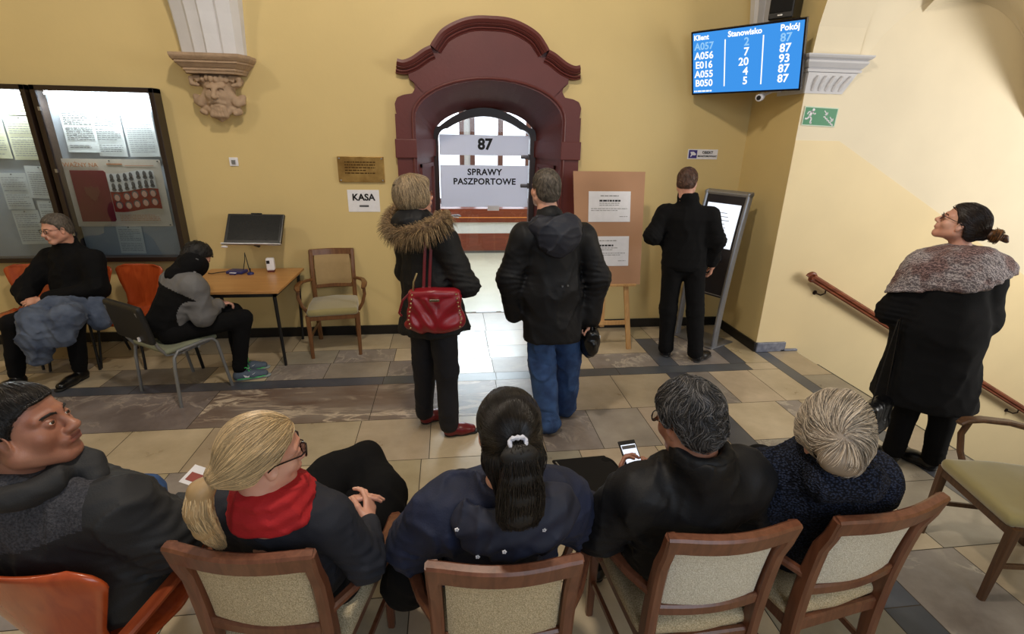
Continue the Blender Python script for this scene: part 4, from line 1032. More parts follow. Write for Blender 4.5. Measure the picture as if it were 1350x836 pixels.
def shell_chair(x, y, rz, label, arms=False, group=None, zb=.84, wt=.22):
    r = empty('plywood_chair', (x, y, 0), rz, label, 'chair', group); zs = .44
    prof = [(.23, zs - .03), (.21, zs - .004), (.14, zs + .002), (.0, zs - .012), (-.12, zs - .012), (-.18, zs + .01), (-.215, zs + .06), (-.235, zs + .14), (-.25, zs + .25), (-.27, zs + .35), (-.285, zb)]
    wd = [.16, .185, .205, .215, .19, .15, .13, .145, .19, wt, wt * .62]
    ln = [0]
    for a, c in zip(prof[:-1], prof[1:]): ln.append(ln[-1] + math.dist(a, c))
    def at_(v):
        t = ln[-1] * v; j = min(max(i for i in range(len(ln)) if ln[i] <= t + 1e-9), len(ln) - 2); f = (t - ln[j]) / (ln[j + 1] - ln[j]); f2 = f * f * (3 - 2 * f) if j > 6 else f
        return prof[j][0] + (prof[j + 1][0] - prof[j][0]) * f, prof[j][1] + (prof[j + 1][1] - prof[j][1]) * f, wd[j] + (wd[j + 1] - wd[j]) * (f if j < 9 else 1 - math.sqrt(1 - f * f) if f < 1 else 1)
    b = MB()
    def g(u, v):
        yy, zz, w = at_(v); q = 2 * u - 1; bow = .035 * q * q
        return (q * w, yy + (bow if v > .55 else 0), zz + (bow * .5 if v < .5 else 0))
    b.grid(g, 12, 44); o = b.build('shell', O_shell, r, True, autos=False)
    so = o.modifiers.new('s', 'SOLIDIFY'); so.thickness = .011; so.offset = 0
    bk = mat('black_chair_steel', (18, 18, 20), .35)
    for s in (-1, 1):
        b = MB(); b.tube([(s * .20, .21, 0), (s * .175, .15, .40), (s * .14, .12, zs - .02)], .011, 10); b.build('leg', bk, r, True)
        b = MB(); b.tube([(s * .20, -.24, 0), (s * .175, -.15, .38), (s * .14, -.10, zs - .025)], .011, 10); b.build('leg', bk, r, True)
    if arms:
        for s in (-1, 1):
            b = MB(); b.bar([(s * .27, .20, .62), (s * .285, .12, .652), (s * .285, -.05, .655), (s * .27, -.20, .64), (s * .25, -.26, .62)], .045, .024, bevel=.01); b.build('armrest', O_arm, r, True)
            b = MB(); b.tube([(s * .275, .14, .64), (s * .27, .16, .5), (s * .20, .15, .40)], .011, 8); b.build('arm_support', bk, r, True)
    return r
shell_chair(-2.88, 4.66, math.radians(172), 'empty orange plywood chair between the seated man in black and the boy', group='orange chairs along the wall')
shell_chair(-3.78, 4.70, math.radians(180), 'orange plywood chair at the left photo edge left of the man in black', group='orange chairs along the wall')
shell_chair(-3.30, 4.66, math.radians(180), 'orange plywood chair hidden under the seated man in black', group='orange chairs along the wall')
shell_chair(-1.165, 1.475, math.radians(-10), 'orange plywood armchair at the lower left corner under the dark haired man', arms=True, zb=.86, wt=.235)
def iso_chair():
    r = empty('office_visitor_chair', (-2.18, 4.02, 0), math.radians(-34.8), 'grey framed visitor chair with black back under the boy in the hooded jacket', 'chair')
    al = mat('grey_tube_paint', (132, 134, 136), .35, metal=.3); bk = mat('black_back_plastic', (26, 27, 28), .5); gn = mat('grey_green_seat_cloth', (136, 140, 118), .85)
    W, a, c = .27, .21, -.21
    for s in (-1, 1):
        b = MB(); b.tube([(s * W, c, 0), (s * (W - .005), c + .015, .30), (s * (W - .01), c + .03, .40), (s * (W - .02), c + .07, .44), (s * (W - .02), .08, .455), (s * (W - .02), .13, .45), (s * (W - .01), .155, .42), (s * W, a, 0)], .0125, 12, up=(1, 0, 0)); b.build('side_frame', al, r, True)
    b = MB(); b.tube([(-W + .05, .12, .43), (-W + .055, -.12, .405), (-W + .06, -.20, .42), (-W + .065, -.245, .50), (-W + .07, -.30, .68), (-W + .07, -.33, .79)], .011, 10); b.build('back_tube', al, r, True)
    b = MB(); b.tube([(W - .05, .12, .43), (W - .055, -.12, .405), (W - .06, -.20, .42), (W - .065, -.245, .50), (W - .07, -.30, .68), (W - .07, -.33, .79)], .011, 10); b.build('back_tube', al, r, True)
    b = MB(); b.tube([(-W + .02, .02, .42), (W - .02, .02, .42)], .010, 8); b.tube([(-W + .02, -.10, .415), (W - .02, -.10, .415)], .010, 8); b.build('cross_tube', al, r, True)
    s = SDF(); s.box((0, -.01, .445), (.232, .205, .022), rad=.02); surf(s, .012, 'seat', gn, r)
    s = SDF(); s.box((0, -.295, .68), (.235, .024, .155), rot=(.16, 0, 0), rad=.022); s.warp(lambda P: -.0 * P[:, 0]); surf(s, .011, 'backrest', bk, r)
    MB().bb((.10, -.30, .55), (.115, -.315, .58)).build('label_tag', M['paper'], r)
iso_chair()
# ================================================================== PEOPLE: builders
def V3(*a): return np.array(a, float)
def skinmat(name, c, c2, lip):
    m = mat(name, c, .45, noise=.3, nscale=9, col2=c2, sss=.12, bump=.06, bscale=300); l = mat(name + '_lips', lip, .4); return m, l
SK_A = skinmat('fair_skin', (222, 172, 150), (206, 148, 126), (178, 96, 90))
SK_B = skinmat('tanned_skin', (176, 126, 104), (150, 98, 78), (136, 80, 70))
BROW = mat('eyebrow_brown', (70, 50, 40), .7); EYE_W = mat('eye_white', (226, 220, 212), .2); EYE_I = mat('eye_iris', (52, 36, 26), .15)
def frameM(c, yaw, pitch=0, roll=0, s=1.0):
    """yaw clockwise from +Y, pitch up, roll to the right, degrees"""
    return Matrix.Translation(tuple(c)) @ Matrix.Rotation(-math.radians(yaw), 4, 'Z') @ Matrix.Rotation(math.radians(pitch), 4, 'X') @ Matrix.Rotation(math.radians(roll), 4, 'Y') @ Matrix.Scale(s, 4)
def xf(V, M4): A = np.array(M4); return V @ A[:3, :3].T + A[:3, 3]
def head_sdf(fem=False, heavy=0.0, nose=1.0, neck=None):
    s = SDF(); j = .0 if fem else .004
    s.ell((0, -.014, .028), (.076, .096, .088)); s.ell((0, .020, -.040), (.0595 + j + heavy, .063, .069), k=.03)
    s.ell((0, .066, -.098), (.019 + j, .016, .015), k=.03)
    for e in (-1, 1):
        s.cone((e * (.053 + j + heavy), -.002, -.060), (e * .018, .060, -.100), .019 + heavy, .014, k=.03)
        s.ell((e * (.040), .052, -.030), (.024, .022, .022), k=.025)
        s.cone((e * .014, .082, .020), (e * .050, .062, .016), .0085, .007, k=.018)
        s.ell((e * .031, .092, -.001), (.018, .018, .012), k=.016, op='s')
        s.ell((e * .031, .0735, -.001), (.0155, .0150, .0125), k=.006)
        s.ell((e * .031, .090, -.001), (.0112, .020, .0031), k=.003, op='s')
        s.ell((e * .0145, .094, -.037), (.0085, .010, .0075), k=.008)
        # ear
        s.ell((e * .0775, -.006, -.010), (.007, .019, .031), rot=(.15, 0, -e * .35), k=.008); s.ell((e * .084, -.002, -.008), (.006, .010, .018), rot=(.15, 0, -e * .35), k=.005, op='s')
        s.ell((e * .076, -.002, -.034), (.006, .009, .010), k=.006)
    s.cone((0, .083, .010), (0, .098 + .005 * nose, -.028), .0075, .0105, k=.016); s.ell((0, .099 + .006 * nose, -.032), (.0115, .0100, .0095), k=.012)
    s.cone((-.018, .080, -.060), (.018, .080, -.060), .013, k=.016)
    s.cone((-.019, .090, -.0575), (.019, .090, -.0575), .0052, k=.006); s.cone((-.016, .0895, -.0680), (.016, .0895, -.0680), .0062, k=.006)
    s.cone((-.024, .096, -.0625), (.024, .096, -.0625), .0022, k=.004, op='s')
    if neck is not None:
        s.path([(0, -.030, -.055), tuple(neck * .5 + np.array((0, -.03, -.055)) * .5), tuple(neck)], [.056 if not fem else .048, .055 if not fem else .046, .072], k=.03, flat=((1, 0, 0), 1.08))
    return s
def head_part(c, yaw, pitch, roll, neckw, fem=False, heavy=0, s=1.0, nose=1.0, res=.003):
    M4 = frameM(c, yaw, pitch, roll, s); Mi = M4.inverted(); nl = np.array(Mi @ Vector(neckw))
    sd = head_sdf(fem, heavy, nose, nl); V, Q = surf_arrays(sd, res, smooth=2); C = V[Q].mean(1)
    lips = (np.abs(C[:, 0]) < .022) & (C[:, 2] < -.0535) & (C[:, 2] > -.073) & (C[:, 1] > .084); brow = (np.abs(C[:, 0]) > .013) & (np.abs(C[:, 0]) < .047) & (C[:, 1] > .058) & (np.abs(C[:, 2] - .0185 + (np.abs(C[:, 0]) - .028) ** 2 * 12) < .0032); mi = np.where(lips, 1, np.where(brow, 4, 0))
    parts = [(xf(V, M4), Q, mi)]
    for e in (-1, 1):
        es = SDF(); es.ell((e * .031, .0745, -.001), (.0122,) * 3); v, q = surf_arrays(es, .0016, smooth=3, pad=.004); cc = v[q].mean(1) - V3(e * .031, .0745, -.001)
        cc /= np.linalg.norm(cc, axis=1)[:, None]; parts.append((xf(v, M4), q, np.where(cc[:, 1] > .84, 3, 2)))
    return parts, M4
def hand_sdf(wrist, d, n, curl=(.3, .5, .4), spread=.12, side=1, thumb=(.6, .5), s=1.0, fcurl=None):
    """d: direction wrist->knuckles, n: back-of-hand normal, side: +1 thumb towards cross(d,n)"""
    w = np.array(wrist, float); d = np.array(d, float); d /= np.linalg.norm(d); n = np.array(n, float); n -= d * (n @ d); n /= np.linalg.norm(n)
    x = np.cross(d, n) * side; sd = SDF(); P = lambda a, b, c: w + (x * a + d * b + n * c) * s
    sd.cone(P(0, -.03, 0), P(0, .02, 0), .024 * s, .025 * s, k=.01, flat=(x, 1.2))
    for t, q in ((.026, .084), (.009, .090), (-.009, .087), (-.025, .078)): sd.cone(P(t * .5, .015, 0), P(t, q, 0), .013 * s, .0105 * s, k=.012, flat=(n, .95))
    for i, (t, q, L) in enumerate(((.027, .084, (.040, .025, .020)), (.009, .090, (.044, .028, .022)), (-.009, .087, (.041, .026, .020)), (-.026, .078, (.032, .020, .018)))):
        p = np.array((t, q, 0.)); a = 0; cu = curl if fcurl is None else fcurl[i]; sp = spread * (t / .027)
        pts = [P(*p)]
        for L_, c_ in zip(L, cu):
            a += c_; p = p + L_ * np.array((math.sin(sp) * math.cos(a), math.cos(a) * math.cos(sp), -math.sin(a))); pts.append(P(*p))
        sd.path(pts, [.0088 * s, .0080 * s, .0074 * s, .0064 * s], k=.0035)
    a, c_ = thumb; p0 = np.array((.022, .018, -.006)); dirx = np.array((math.sin(a), math.cos(a), -.35)); dirx /= np.linalg.norm(dirx)
    p1 = p0 + dirx * .042; d2 = np.array((math.sin(a - c_), math.cos(a - c_), -.5)); d2 /= np.linalg.norm(d2); p2 = p1 + d2 * .030; p3 = p2 + d2 * .022
    sd.path([P(*p0), P(*p1), P(*p2), P(*p3)], [.0135 * s, .0105 * s, .0095 * s, .0075 * s], k=.008)
    return sd
def join_sdf(a, *bs):
    for b in bs: a.join(b, .004)
    return a
LENS = glassmat('spectacle_lens')
def glasses(M4, parent, base, m=None, r=.0016, half=.022):
    b = MB(); b.M = Matrix.Translation(-Vector(base)) @ M4
    for e in (-1, 1):
        b.tube([(e * .033 + half * math.cos(t), .100 - .006 * abs(math.cos(t)) , -.002 + half * .72 * math.sin(t)) for t in np.linspace(0, 2 * PI, 21)], r * 1.2, 6)
        b.tube([(e * .055, .094, .006), (e * .072, .075, .006), (e * .083, .0, .004), (e * .081, -.015, -.012)], r, 6)
    b.tube([(-.011, .100, .002), (0, .104, .005), (.011, .100, .002)], r, 6)
    o = b.build('glasses', m or M['ink'], parent, True)
    for e in (-1, 1):
        g = MB(); g.M = Matrix.Translation(-Vector(base)) @ M4
        g.poly([(e * .033 + half * math.cos(t), .0985 - .005 * abs(math.cos(t)), -.002 + half * .72 * math.sin(t)) for t in np.linspace(0, 2 * PI, 17)[:-1]])
        g.build('lens', LENS, o)
    return o
def strands(sdf, M4, base, n, seedfn, flow, steps, step, rad, m, parent, lift=.002, seed=1, jit=.25, name='strand_layer', keep=None):
    """thin hair strands that follow the surface of sdf in local head space"""
    r = np.random.default_rng(seed); P = seedfn(r, n)
    def grad(P):
        e = .002; g = np.stack([sdf(P + V3(e, 0, 0)) - sdf(P - V3(e, 0, 0)), sdf(P + V3(0, e, 0)) - sdf(P - V3(0, e, 0)), sdf(P + V3(0, 0, e)) - sdf(P - V3(0, 0, e))], 1)
        return g / np.maximum(np.linalg.norm(g, axis=1), 1e-9)[:, None]
    for _ in range(4): g = grad(P); P = P - g * (sdf(P) - lift)[:, None]
    if keep is not None: P = P[keep(P)]
    n = len(P); tr = [P]; off = r.normal(size=(n, 3)) * jit * .6; lf = lift * (r.random(n) * 1.6)
    for k in range(steps):
        g = grad(P); f = flow(P); f = f / np.maximum(np.linalg.norm(f, axis=1), 1e-6)[:, None] + off; f = f - g * (f * g).sum(1)[:, None]; f /= np.maximum(np.linalg.norm(f, axis=1), 1e-6)[:, None]
        P = P + f * step; P = P - grad(P) * (sdf(P) - lf)[:, None] * .8; tr.append(P)
    T = np.stack(tr, 1)                     # n, steps+1, 3
    return strand_mesh(T, rad, m, parent, M4, base, name)
def strand_mesh(T, rad, m, parent, M4=None, base=(0, 0, 0), name='strand_layer'):
    n, k, _ = T.shape
    if M4 is not None: T = xf(T.reshape(-1, 3), M4).reshape(n, k, 3)
    T = T - np.array(base, float)
    d = np.gradient(T, axis=1); d /= np.maximum(np.linalg.norm(d, axis=2), 1e-9)[..., None]
    a = np.cross(d, V3(.31, .22, .92)); a /= np.maximum(np.linalg.norm(a, axis=2), 1e-9)[..., None]; b = np.cross(d, a)
    w = rad * (1 - .75 * np.linspace(0, 1, k) ** 3)[None, :, None]
    R = np.stack([T + w * (a * math.cos(t) + b * math.sin(t)) for t in (0, 2.094, 4.189)], 2)   # n,k,3,3
    idx = np.arange(n * k * 3).reshape(n, k, 3); q = []
    for i in range(3): j = (i + 1) % 3; q.append(np.stack([idx[:, :-1, i], idx[:, :-1, j], idx[:, 1:, j], idx[:, 1:, i]], -1).reshape(-1, 4))
    if isinstance(m, (list, tuple)): mi = np.concatenate([np.repeat(np.random.default_rng(1).integers(0, len(m), n), k - 1)] * 3)
    else: mi = 0
    me = arrays_mesh(name, [(R.reshape(-1, 3), np.concatenate(q), mi)]); return link(name, me, parent, m, True)
def shades(name, c, rough=.4, f=(.62, .85, 1.0, 1.18)):
    return [mat(f'{name}_{i}', tuple(min(255, v * k) for v in c), rough, noise=.1, nscale=30) for i, k in zip(('dark', 'mid', 'full', 'light'), f)]
def capseed(rx=.09, ry=.11, rz=.10, zc=.02, zmin=-.09):
    def f(r, n):
        v = r.normal(size=(n * 2, 3)); v /= np.linalg.norm(v, axis=1)[:, None]; P = v * V3(rx, ry, rz) + V3(0, -.014, zc); return P[P[:, 2] > zmin][:n]
    return f
def hairline(P, nape=-.075, front=.060, temple=.032):
    y = P[:, 1]; return np.interp(y, [-.12, -.085, -.045, -.018, .012, .032, .062, .085], [nape, nape, -.055, .002, -.004, temple, front, front + .004])
def cap_hair(th=.010, nape=-.075, front=.060, temple=.032, puff=0.0, rough=.0015, scale=90, seed=2, back=0.0):
    s = SDF(); s.ell((0, -.014 - back / 2, .028 + puff * .4), (.076 + th + puff * .6, .096 + th + back / 2, .088 + th + puff * .6))
    s.ell((0, -.045, -.03), (.062 + th, .060 + th, .060), k=.03)
    s.ops.append(('i', lambda P: (hairline(P, nape, front, temple) - P[:, 2]) * .8, .012))
    s.warp(lambda P: rough * vnoise(P, scale, seed)); return s
class Person:
    def __init__(p, base, label, group=None):
        p.base = V3(*base); p.root = empty('person', base, 0, label, 'person', group); p.parts = []
    def add(p, sdf, res=.009, mi=0, smooth=2): V, Q = surf_arrays(sdf, res, smooth=smooth); p.parts.append((V, Q, mi)); return sdf
    def head(p, *a, **k): parts, p.H = head_part(*a, **k); p.parts += parts; p.Hc = a[0]; return p.H
    def finish(p, skin): return link('body', arrays_mesh('body', [(V - p.base, Q, m) for V, Q, m in p.parts]), p.root, [skin[0], skin[1], EYE_W, EYE_I, BROW], True)
    def wear(p, name, sdf, m, res=.009, smooth=2, parent=None, matfn=None, local=False, label=None):
        V, Q = surf_arrays(sdf, res, smooth=smooth); mi = 0 if matfn is None else matfn(V[Q].mean(1))
        if local: V = xf(V, p.H)
        o = link(name, arrays_mesh(name, [(V - p.base, Q, mi)]), parent or p.root, m, True)
        if label: o['label'] = label
        return o
    def strands(p, sdf, n, flow, steps, step, rad, m, parent, **k):
        sf = k.pop('seedfn', capseed()); return strands(sdf, p.H, p.base, n, sf, flow, steps, step, rad, m, parent, **k)
def folds(amp=.006, sc=22, seed=1, cre=()):
    """cloth relief: soft wrinkles plus creases packed around joints"""
    def f(P):
        x = vnoise(P * V3(1, 1, .55) + .02 * vnoise(P, sc, seed + 3)[:, None], sc * 1.5, seed + 5); y = vnoise(P * V3(1, 1, 1.2), sc * 2.2, seed + 9)
        d = amp * .8 * vnoise(P * V3(1, 1, .75), sc, seed) - amp * 1.5 * np.clip(1 - np.abs(x), 0, 1) ** 3 - amp * .6 * np.clip(1 - np.abs(y), 0, 1) ** 3
        for c, ax, r, a in cre:
            q = P - V3(*c); t = q @ (V3(*ax) / np.linalg.norm(ax)); w = np.exp(-(q * q).sum(1) / (r * r)); d = d + a * w * np.sin(t * 170 + 2 * np.sin((q @ V3(.6, .5, .62)) * 40))
        return d
    return f
def quilt(z0, dz, amp): return lambda P: amp * (1 - np.abs(np.sin((P[:, 2] - z0) * PI / dz)) ** .5)
def shoe_sdf(heel, yaw, L=.27, h=.07, w=.047, s=None):
    a = math.radians(yaw); f = V3(math.sin(a), math.cos(a), 0); r = V3(math.cos(a), -math.sin(a), 0); c = V3(heel[0], heel[1], 0); s = s or SDF()
    z = V3(0, 0, 1)
    s.cone(c + f * .03 + z * .045, c + f * (L * .55) + z * .040, .040, .036, k=.02, flat=(r, 1.08)); s.cone(c + f * (L * .5) + z * .038, c + f * (L - .045) + z * .032, .038, .030, k=.03, flat=(r, 1.25))
    s.cone(c + f * .035 + z * .04, c + f * .05 + z * (h + .03), .036, .036, k=.03); s.cut(c + z * .004, (0, 0, -1)); s.cut(c + z * (h + .025), (0, 0, 1)); return s
def sole_sdf(heel, yaw, L=.27, w=.04):
    a = math.radians(yaw); f = V3(math.sin(a), math.cos(a), 0); r = V3(math.cos(a), -math.sin(a), 0); c = V3(heel[0], heel[1], 0); s = SDF()
    s.cone(c + f * .03 + V3(0, 0, .014), c + f * (L * .55) + V3(0, 0, .014), w * .95, w * .85, k=.02); s.cone(c + f * (L * .5) + V3(0, 0, .014), c + f * (L - .042) + V3(0, 0, .014), w * .95, w * .95, k=.03)
    s.cut(c + V3(0, 0, .001), (0, 0, -1)); s.cut(c + V3(0, 0, .020), (0, 0, 1)); return s
def shoes(p, specs, m, ms, L=.27):
    for heel, yaw in specs:
        o = p.wear('shoe', shoe_sdf(heel, yaw, L), m, .006); p.wear('sole', sole_sdf(heel, yaw, L + .008), ms, .006, parent=o)
def sleeve(s, sh, el, wr, r=(.075, .060, .045), k=.03): s.path([sh, el, wr], list(r), k=k); return s
def trousers(hips, knees, ankles, rs=(.092, .068, .050), pel=None, pr=.12, amp=.004, hem=True, seed=3, flat=None):
    s = SDF()
    if pel is not None: s.cone(pel[0], pel[1], pr, k=.05)
    for h, kn, a in zip(hips, knees, ankles): s.path([h, kn, a], list(rs), k=.03)
    cre = [(tuple(kn), (0, .3, 1), .09, .004) for kn in knees] + [(tuple(a + (V3(0, 0, .06))), (0, 0, 1), .07, .006) for a in ankles]
    s.warp(folds(amp, 18, seed, cre)); return s
def bulk(p, chest, pel, neck):
    """hidden core of the body so that the figure is one continuous form under its clothes"""
    s = SDF(); s.path([pel, chest, neck], [.09, .095, .05], k=.04); p.add(s, .014); return s
# ================================================================== STANDING PEOPLE
C_black = mat('black_wool', (15, 15, 17), .9, noise=.3, nscale=30, spec=.2, bump=.15, bscale=300)
C_blacks = mat('black_nylon', (18, 19, 23), .6, spec=.3, noise=.3, nscale=10, bump=.1, bscale=150)
C_char = mat('charcoal_padded_cloth', (27, 27, 28), .7, spec=.3, noise=.3, nscale=12, bump=.15, bscale=120)
C_navyt = mat('dark_navy_trousers', (14, 15, 25), .8, noise=.3, nscale=30)
C_jean = mat('blue_denim', (58, 92, 146), .85, noise=.5, nscale=9, col2=(36, 60, 104), bump=.25, bscale=420)
C_hood = mat('dark_navy_lining', (28, 32, 46), .6, noise=.3, nscale=14)
L_red = mat('red_leather', (140, 22, 34), .32, noise=.4, nscale=10, bump=.12, bscale=160, spec=.6)
L_redd = mat('dark_red_leather', (112, 24, 30), .35, noise=.4, nscale=10)
L_black = mat('black_leather', (16, 16, 18), .3, noise=.2, bump=.1, bscale=120)
RUB = mat('black_rubber', (22, 22, 22), .7)
GOLD = mat('pale_metal_studs', (210, 196, 160), .25, metal=1)
H_ash = mat('ash_blonde_hair', (146, 122, 92), .6, noise=.3, nscale=60); S_ash = shades('ash_blonde_strands', (184, 162, 130), .4, (.6, .85, 1.0, 1.15))
H_grey = mat('short_grey_brown_hair', (104, 94, 84), .6, noise=.8, nscale=60, col2=(62, 54, 48)); S_grey = shades('grey_brown_strands', (122, 114, 102))
H_brown = mat('short_reddish_brown_hair', (98, 68, 54), .6, noise=.8, nscale=60, col2=(50, 34, 28)); S_brown = shades('reddish_brown_strands', (112, 80, 62))
H_dark = mat('dark_brown_hair', (34, 24, 20), .45, noise=.6, nscale=40); S_dark = shades('dark_brown_strands', (46, 33, 27), .35)
down = lambda P: np.stack([P[:, 0] * 3, P[:, 1] * 2 + .15 * (P[:, 1] > .0), -.6 - 0 * P[:, 0]], 1)
swirl = lambda P: np.stack([P[:, 0] * 6 + .2, (P[:, 1] + .05) * 6, -.35 + 0 * P[:, 0]], 1)
def woman_fur():
    p = Person((-.13, 3.2, 0), 'standing woman in dark coat with fur trimmed hood and red shoulder bag', None)
    hc = V3(-.205, 3.21, 1.655); p.head(hc, 62, 8, 0, (-.185, 3.19, 1.44), fem=True)
    bulk(p, (-.15, 3.2, 1.25), (-.13, 3.2, .95), (-.18, 3.19, 1.45))
    R = V3(.72, -.69, 0); F = V3(.69, .72, 0); c = V3(-.15, 3.2, 0)
    rw, lw = V3(.035, 3.20, 1.185), V3(-.02, 3.33, 1.17)
    p.add(hand_sdf(rw, F * .5 - R * .9, V3(0, 0, 1), side=-1, curl=(.5, .7, .5)), .0038); p.add(hand_sdf(lw, F * .3 + R * .9, V3(0, 0, 1), side=1, curl=(.5, .7, .5)), .0038)
    # hair: full bob with volume
    h = SDF(); h.ell((0, -.022, .036), (.094, .112, .096)); h.ell((0, -.045, -.02), (.086, .080, .075), k=.05)
    for e in (-1, 1): h.ell((e * .070, .018, -.01), (.026, .042, .055), k=.03)
    h.ell((0, .062, .075), (.055, .03, .026), k=.03); h.ell((0, .115, -.045), (.075, .065, .078), k=.02, op='s'); h.cut((0, 0, -.085), (0, .2, -1), .02); h.warp(lambda P: .003 * vnoise(P * V3(1, 1, .3), 75, 5))
    ho = p.wear('hair', h, H_ash, .005, local=True)
    p.strands(h, 3000, lambda P: np.stack([P[:, 0] * 4, P[:, 1] * 3 + .1, -.4 - (P[:, 2] < .05) * .6], 1), 9, .011, .0010, S_ash, ho, lift=.003, keep=lambda P: (P[:, 1] < .085) | (P[:, 2] > .05))
    glasses(p.H, p.root, p.base, mat('dark_red_spectacle_frame', (70, 16, 24), .3))
    # padded coat
    s = SDF(); up = V3(0, 0, 1)
    s.cone(c + up * 1.36 - F * .01, c + up * 1.15, .118, .125, k=.08, flat=(R, 1.32)); s.cone(c + up * 1.15, c + up * .74 + F * .015 + V3(.03, 0, 0), .132, .205, k=.06, flat=(R, 1.34))
    for e, el, w in ((1, V3(.095, 3.045, 1.13), rw), (-1, V3(-.30, 3.42, 1.12), lw)): s.cone(c + up * 1.38 + R * e * .10, c + up * 1.385 + R * e * .165, .082, .076, k=.05); s.path([c + up * 1.385 + R * e * .165, el, w - (w - el) * .18], [.080, .070, .055], k=.035)
    s.cone(c + up * 1.40 - V3(.02, 0, 0), c + up * 1.50 - V3(.03, 0, 0), .085, .080, k=.04)
    s.cut(c + up * .775, (0.12, -.1, -1), .01); s.warp(folds(.006, 20, 4, [((.09, 3.05, 1.14), (0, 0, 1), .13, .007)])); s.warp(quilt(.0, .16, -.006)); p.wear('coat', s, C_char, .009)
    # hood lying on the back with its fur edge
    s = SDF(); hc2 = c + up * 1.47 - V3(.03, 0, 0); s.ell(hc2 - F * .06 + up * .03, (.125, .115, .085), k=.04); s.ell(hc2 + F * .05 + up * .09, (.085, .10, .09), k=.03, op='s'); s.warp(folds(.005, 26, 8)); hd = p.wear('hood', s, C_blacks, .008)
    ring = []; 
    for a in np.linspace(-.55 * PI, .55 * PI, 22): q = hc2 + (-F * math.cos(a) * .155 + R * math.sin(a) * .205) + up * (.015 + .055 * (1 - math.cos(a)) - .03 * math.cos(a)) ; ring.append(q)
    s = SDF(); s.path(ring, [.034] * len(ring), k=.02); s.warp(lambda P: .006 * vnoise(P, 60, 4)); fm = mat('brown_fur', (142, 116, 84), .8, noise=.9, nscale=50, col2=(82, 62, 44)); fo = p.wear('fur_trim', s, fm, .007)
    r = np.random.default_rng(4); n = 3600; ring = np.array(ring); t = r.random(n) * (len(ring) - 1.001); i = t.astype(int); ff = (t - i)[:, None]; P0 = ring[i] * (1 - ff) + ring[i + 1] * ff; tg = ring[i + 1] - ring[i]; tg /= np.linalg.norm(tg, axis=1)[:, None]
    d = r.normal(size=(n, 3)); d -= tg * (d * tg).sum(1)[:, None]; d /= np.linalg.norm(d, axis=1)[:, None]; d[:, 2] -= .15; L = .055 * (.6 + .7 * r.random(n))[:, None]
    T = np.stack([P0 + d * .028 + (d * L + V3(0, 0, -.35) * L * k + r.normal(size=(n, 3)) * .002) * k for k in (0, .35, .7, 1.0)], 1); strand_mesh(T, .0013, shades('fur_strands', (160, 134, 98), .7), fo, base=p.base)
    hp, an = [V3(-.20, 3.25, .90), V3(-.07, 3.15, .90)], [V3(-.215, 3.30, .09), V3(-.035, 3.115, .09)]
    p.wear('trousers', trousers(hp, [(a + b) / 2 + F * .015 + V3(0, 0, 0) for a, b in zip(hp, an)], an, (.095, .078, .062), (hp[0], hp[1]), .10), C_navyt, .009)
    shoes(p, [((-.235, 3.285), 60), ((-.065, 3.115), 82)], L_redd, RUB, .235)
    p.finish(SK_A)
    # red shoulder bag: a thing of its own
    b0 = V3(-.10, 2.975, .865); g = empty('shoulder_bag', b0, 0, 'red leather shoulder bag with metal studs carried by the woman in the fur trimmed coat', 'bag')
    rot = math.radians(-14); s = SDF(); s.box((0, 0, .145), (.17, .055, .135), rot=(0, 0, 0), rad=.045); s.ell((0, 0, .04), (.185, .07, .06), k=.05); s.cut((0, 0, .27), (0, 0, 1), .02)
    s.warp(lambda P: .05 * np.clip((P[:, 2] - .05) / .2, 0, 1) * np.abs(P[:, 0]) * 1.6 + .004 * vnoise(P, 26, 2) + .006 * np.sin((P[:, 0] * 2.2 + np.abs(P[:, 0] - .01) * -6 + P[:, 2] * 5) * 9) * (P[:, 2] < .22)); bo = surf(s, .006, 'bag_body', L_red, g); 
    b = MB()
    for e in (-1, 1):
        for k in range(9): b = MB(); b.sphere((e * (.155 - .008 * abs(k - 2) * .6) + e * .004, -.062, .035 + .026 * k), .0065, 8); b.build('stud', GOLD, g, True)
    MB().bb((-.03, -.074, .20), (.03, -.060, .215), .002).build('name_plate', GOLD, g)
    b = MB(); b.tube([(-.125, -.02, .255), (-.12, -.02, .31), (-.10, .0, .36)], .006, 8); b.build('ring', GOLD, g, True)
    b = MB()
    top = [V3(-.165, 3.02, 1.13), V3(-.155, 3.035, 1.28), V3(-.145, 3.05, 1.40), V3(-.10, 3.08, 1.485), V3(-.02, 3.12, 1.50)]
    for o_ in (0, .035): b.bar([Vector(q - b0 + V3(o_, -.012, 0)) for q in [V3(-.20 + o_ * 1.2, 2.985, 1.07)] + top], .018, .005, up=(0, -1, 0))
    b.build('strap', L_redd, g); b = MB(); b.bar([(-.14, -.02, .25), (-.19, -.03, .20), (-.215, -.03, .12), (-.20, -.03, .10)], .014, .006, up=(0, -1, 0)); b.build('side_tab', L_redd, g)
    g.rotation_euler = (0, 0, 0)
woman_fur()
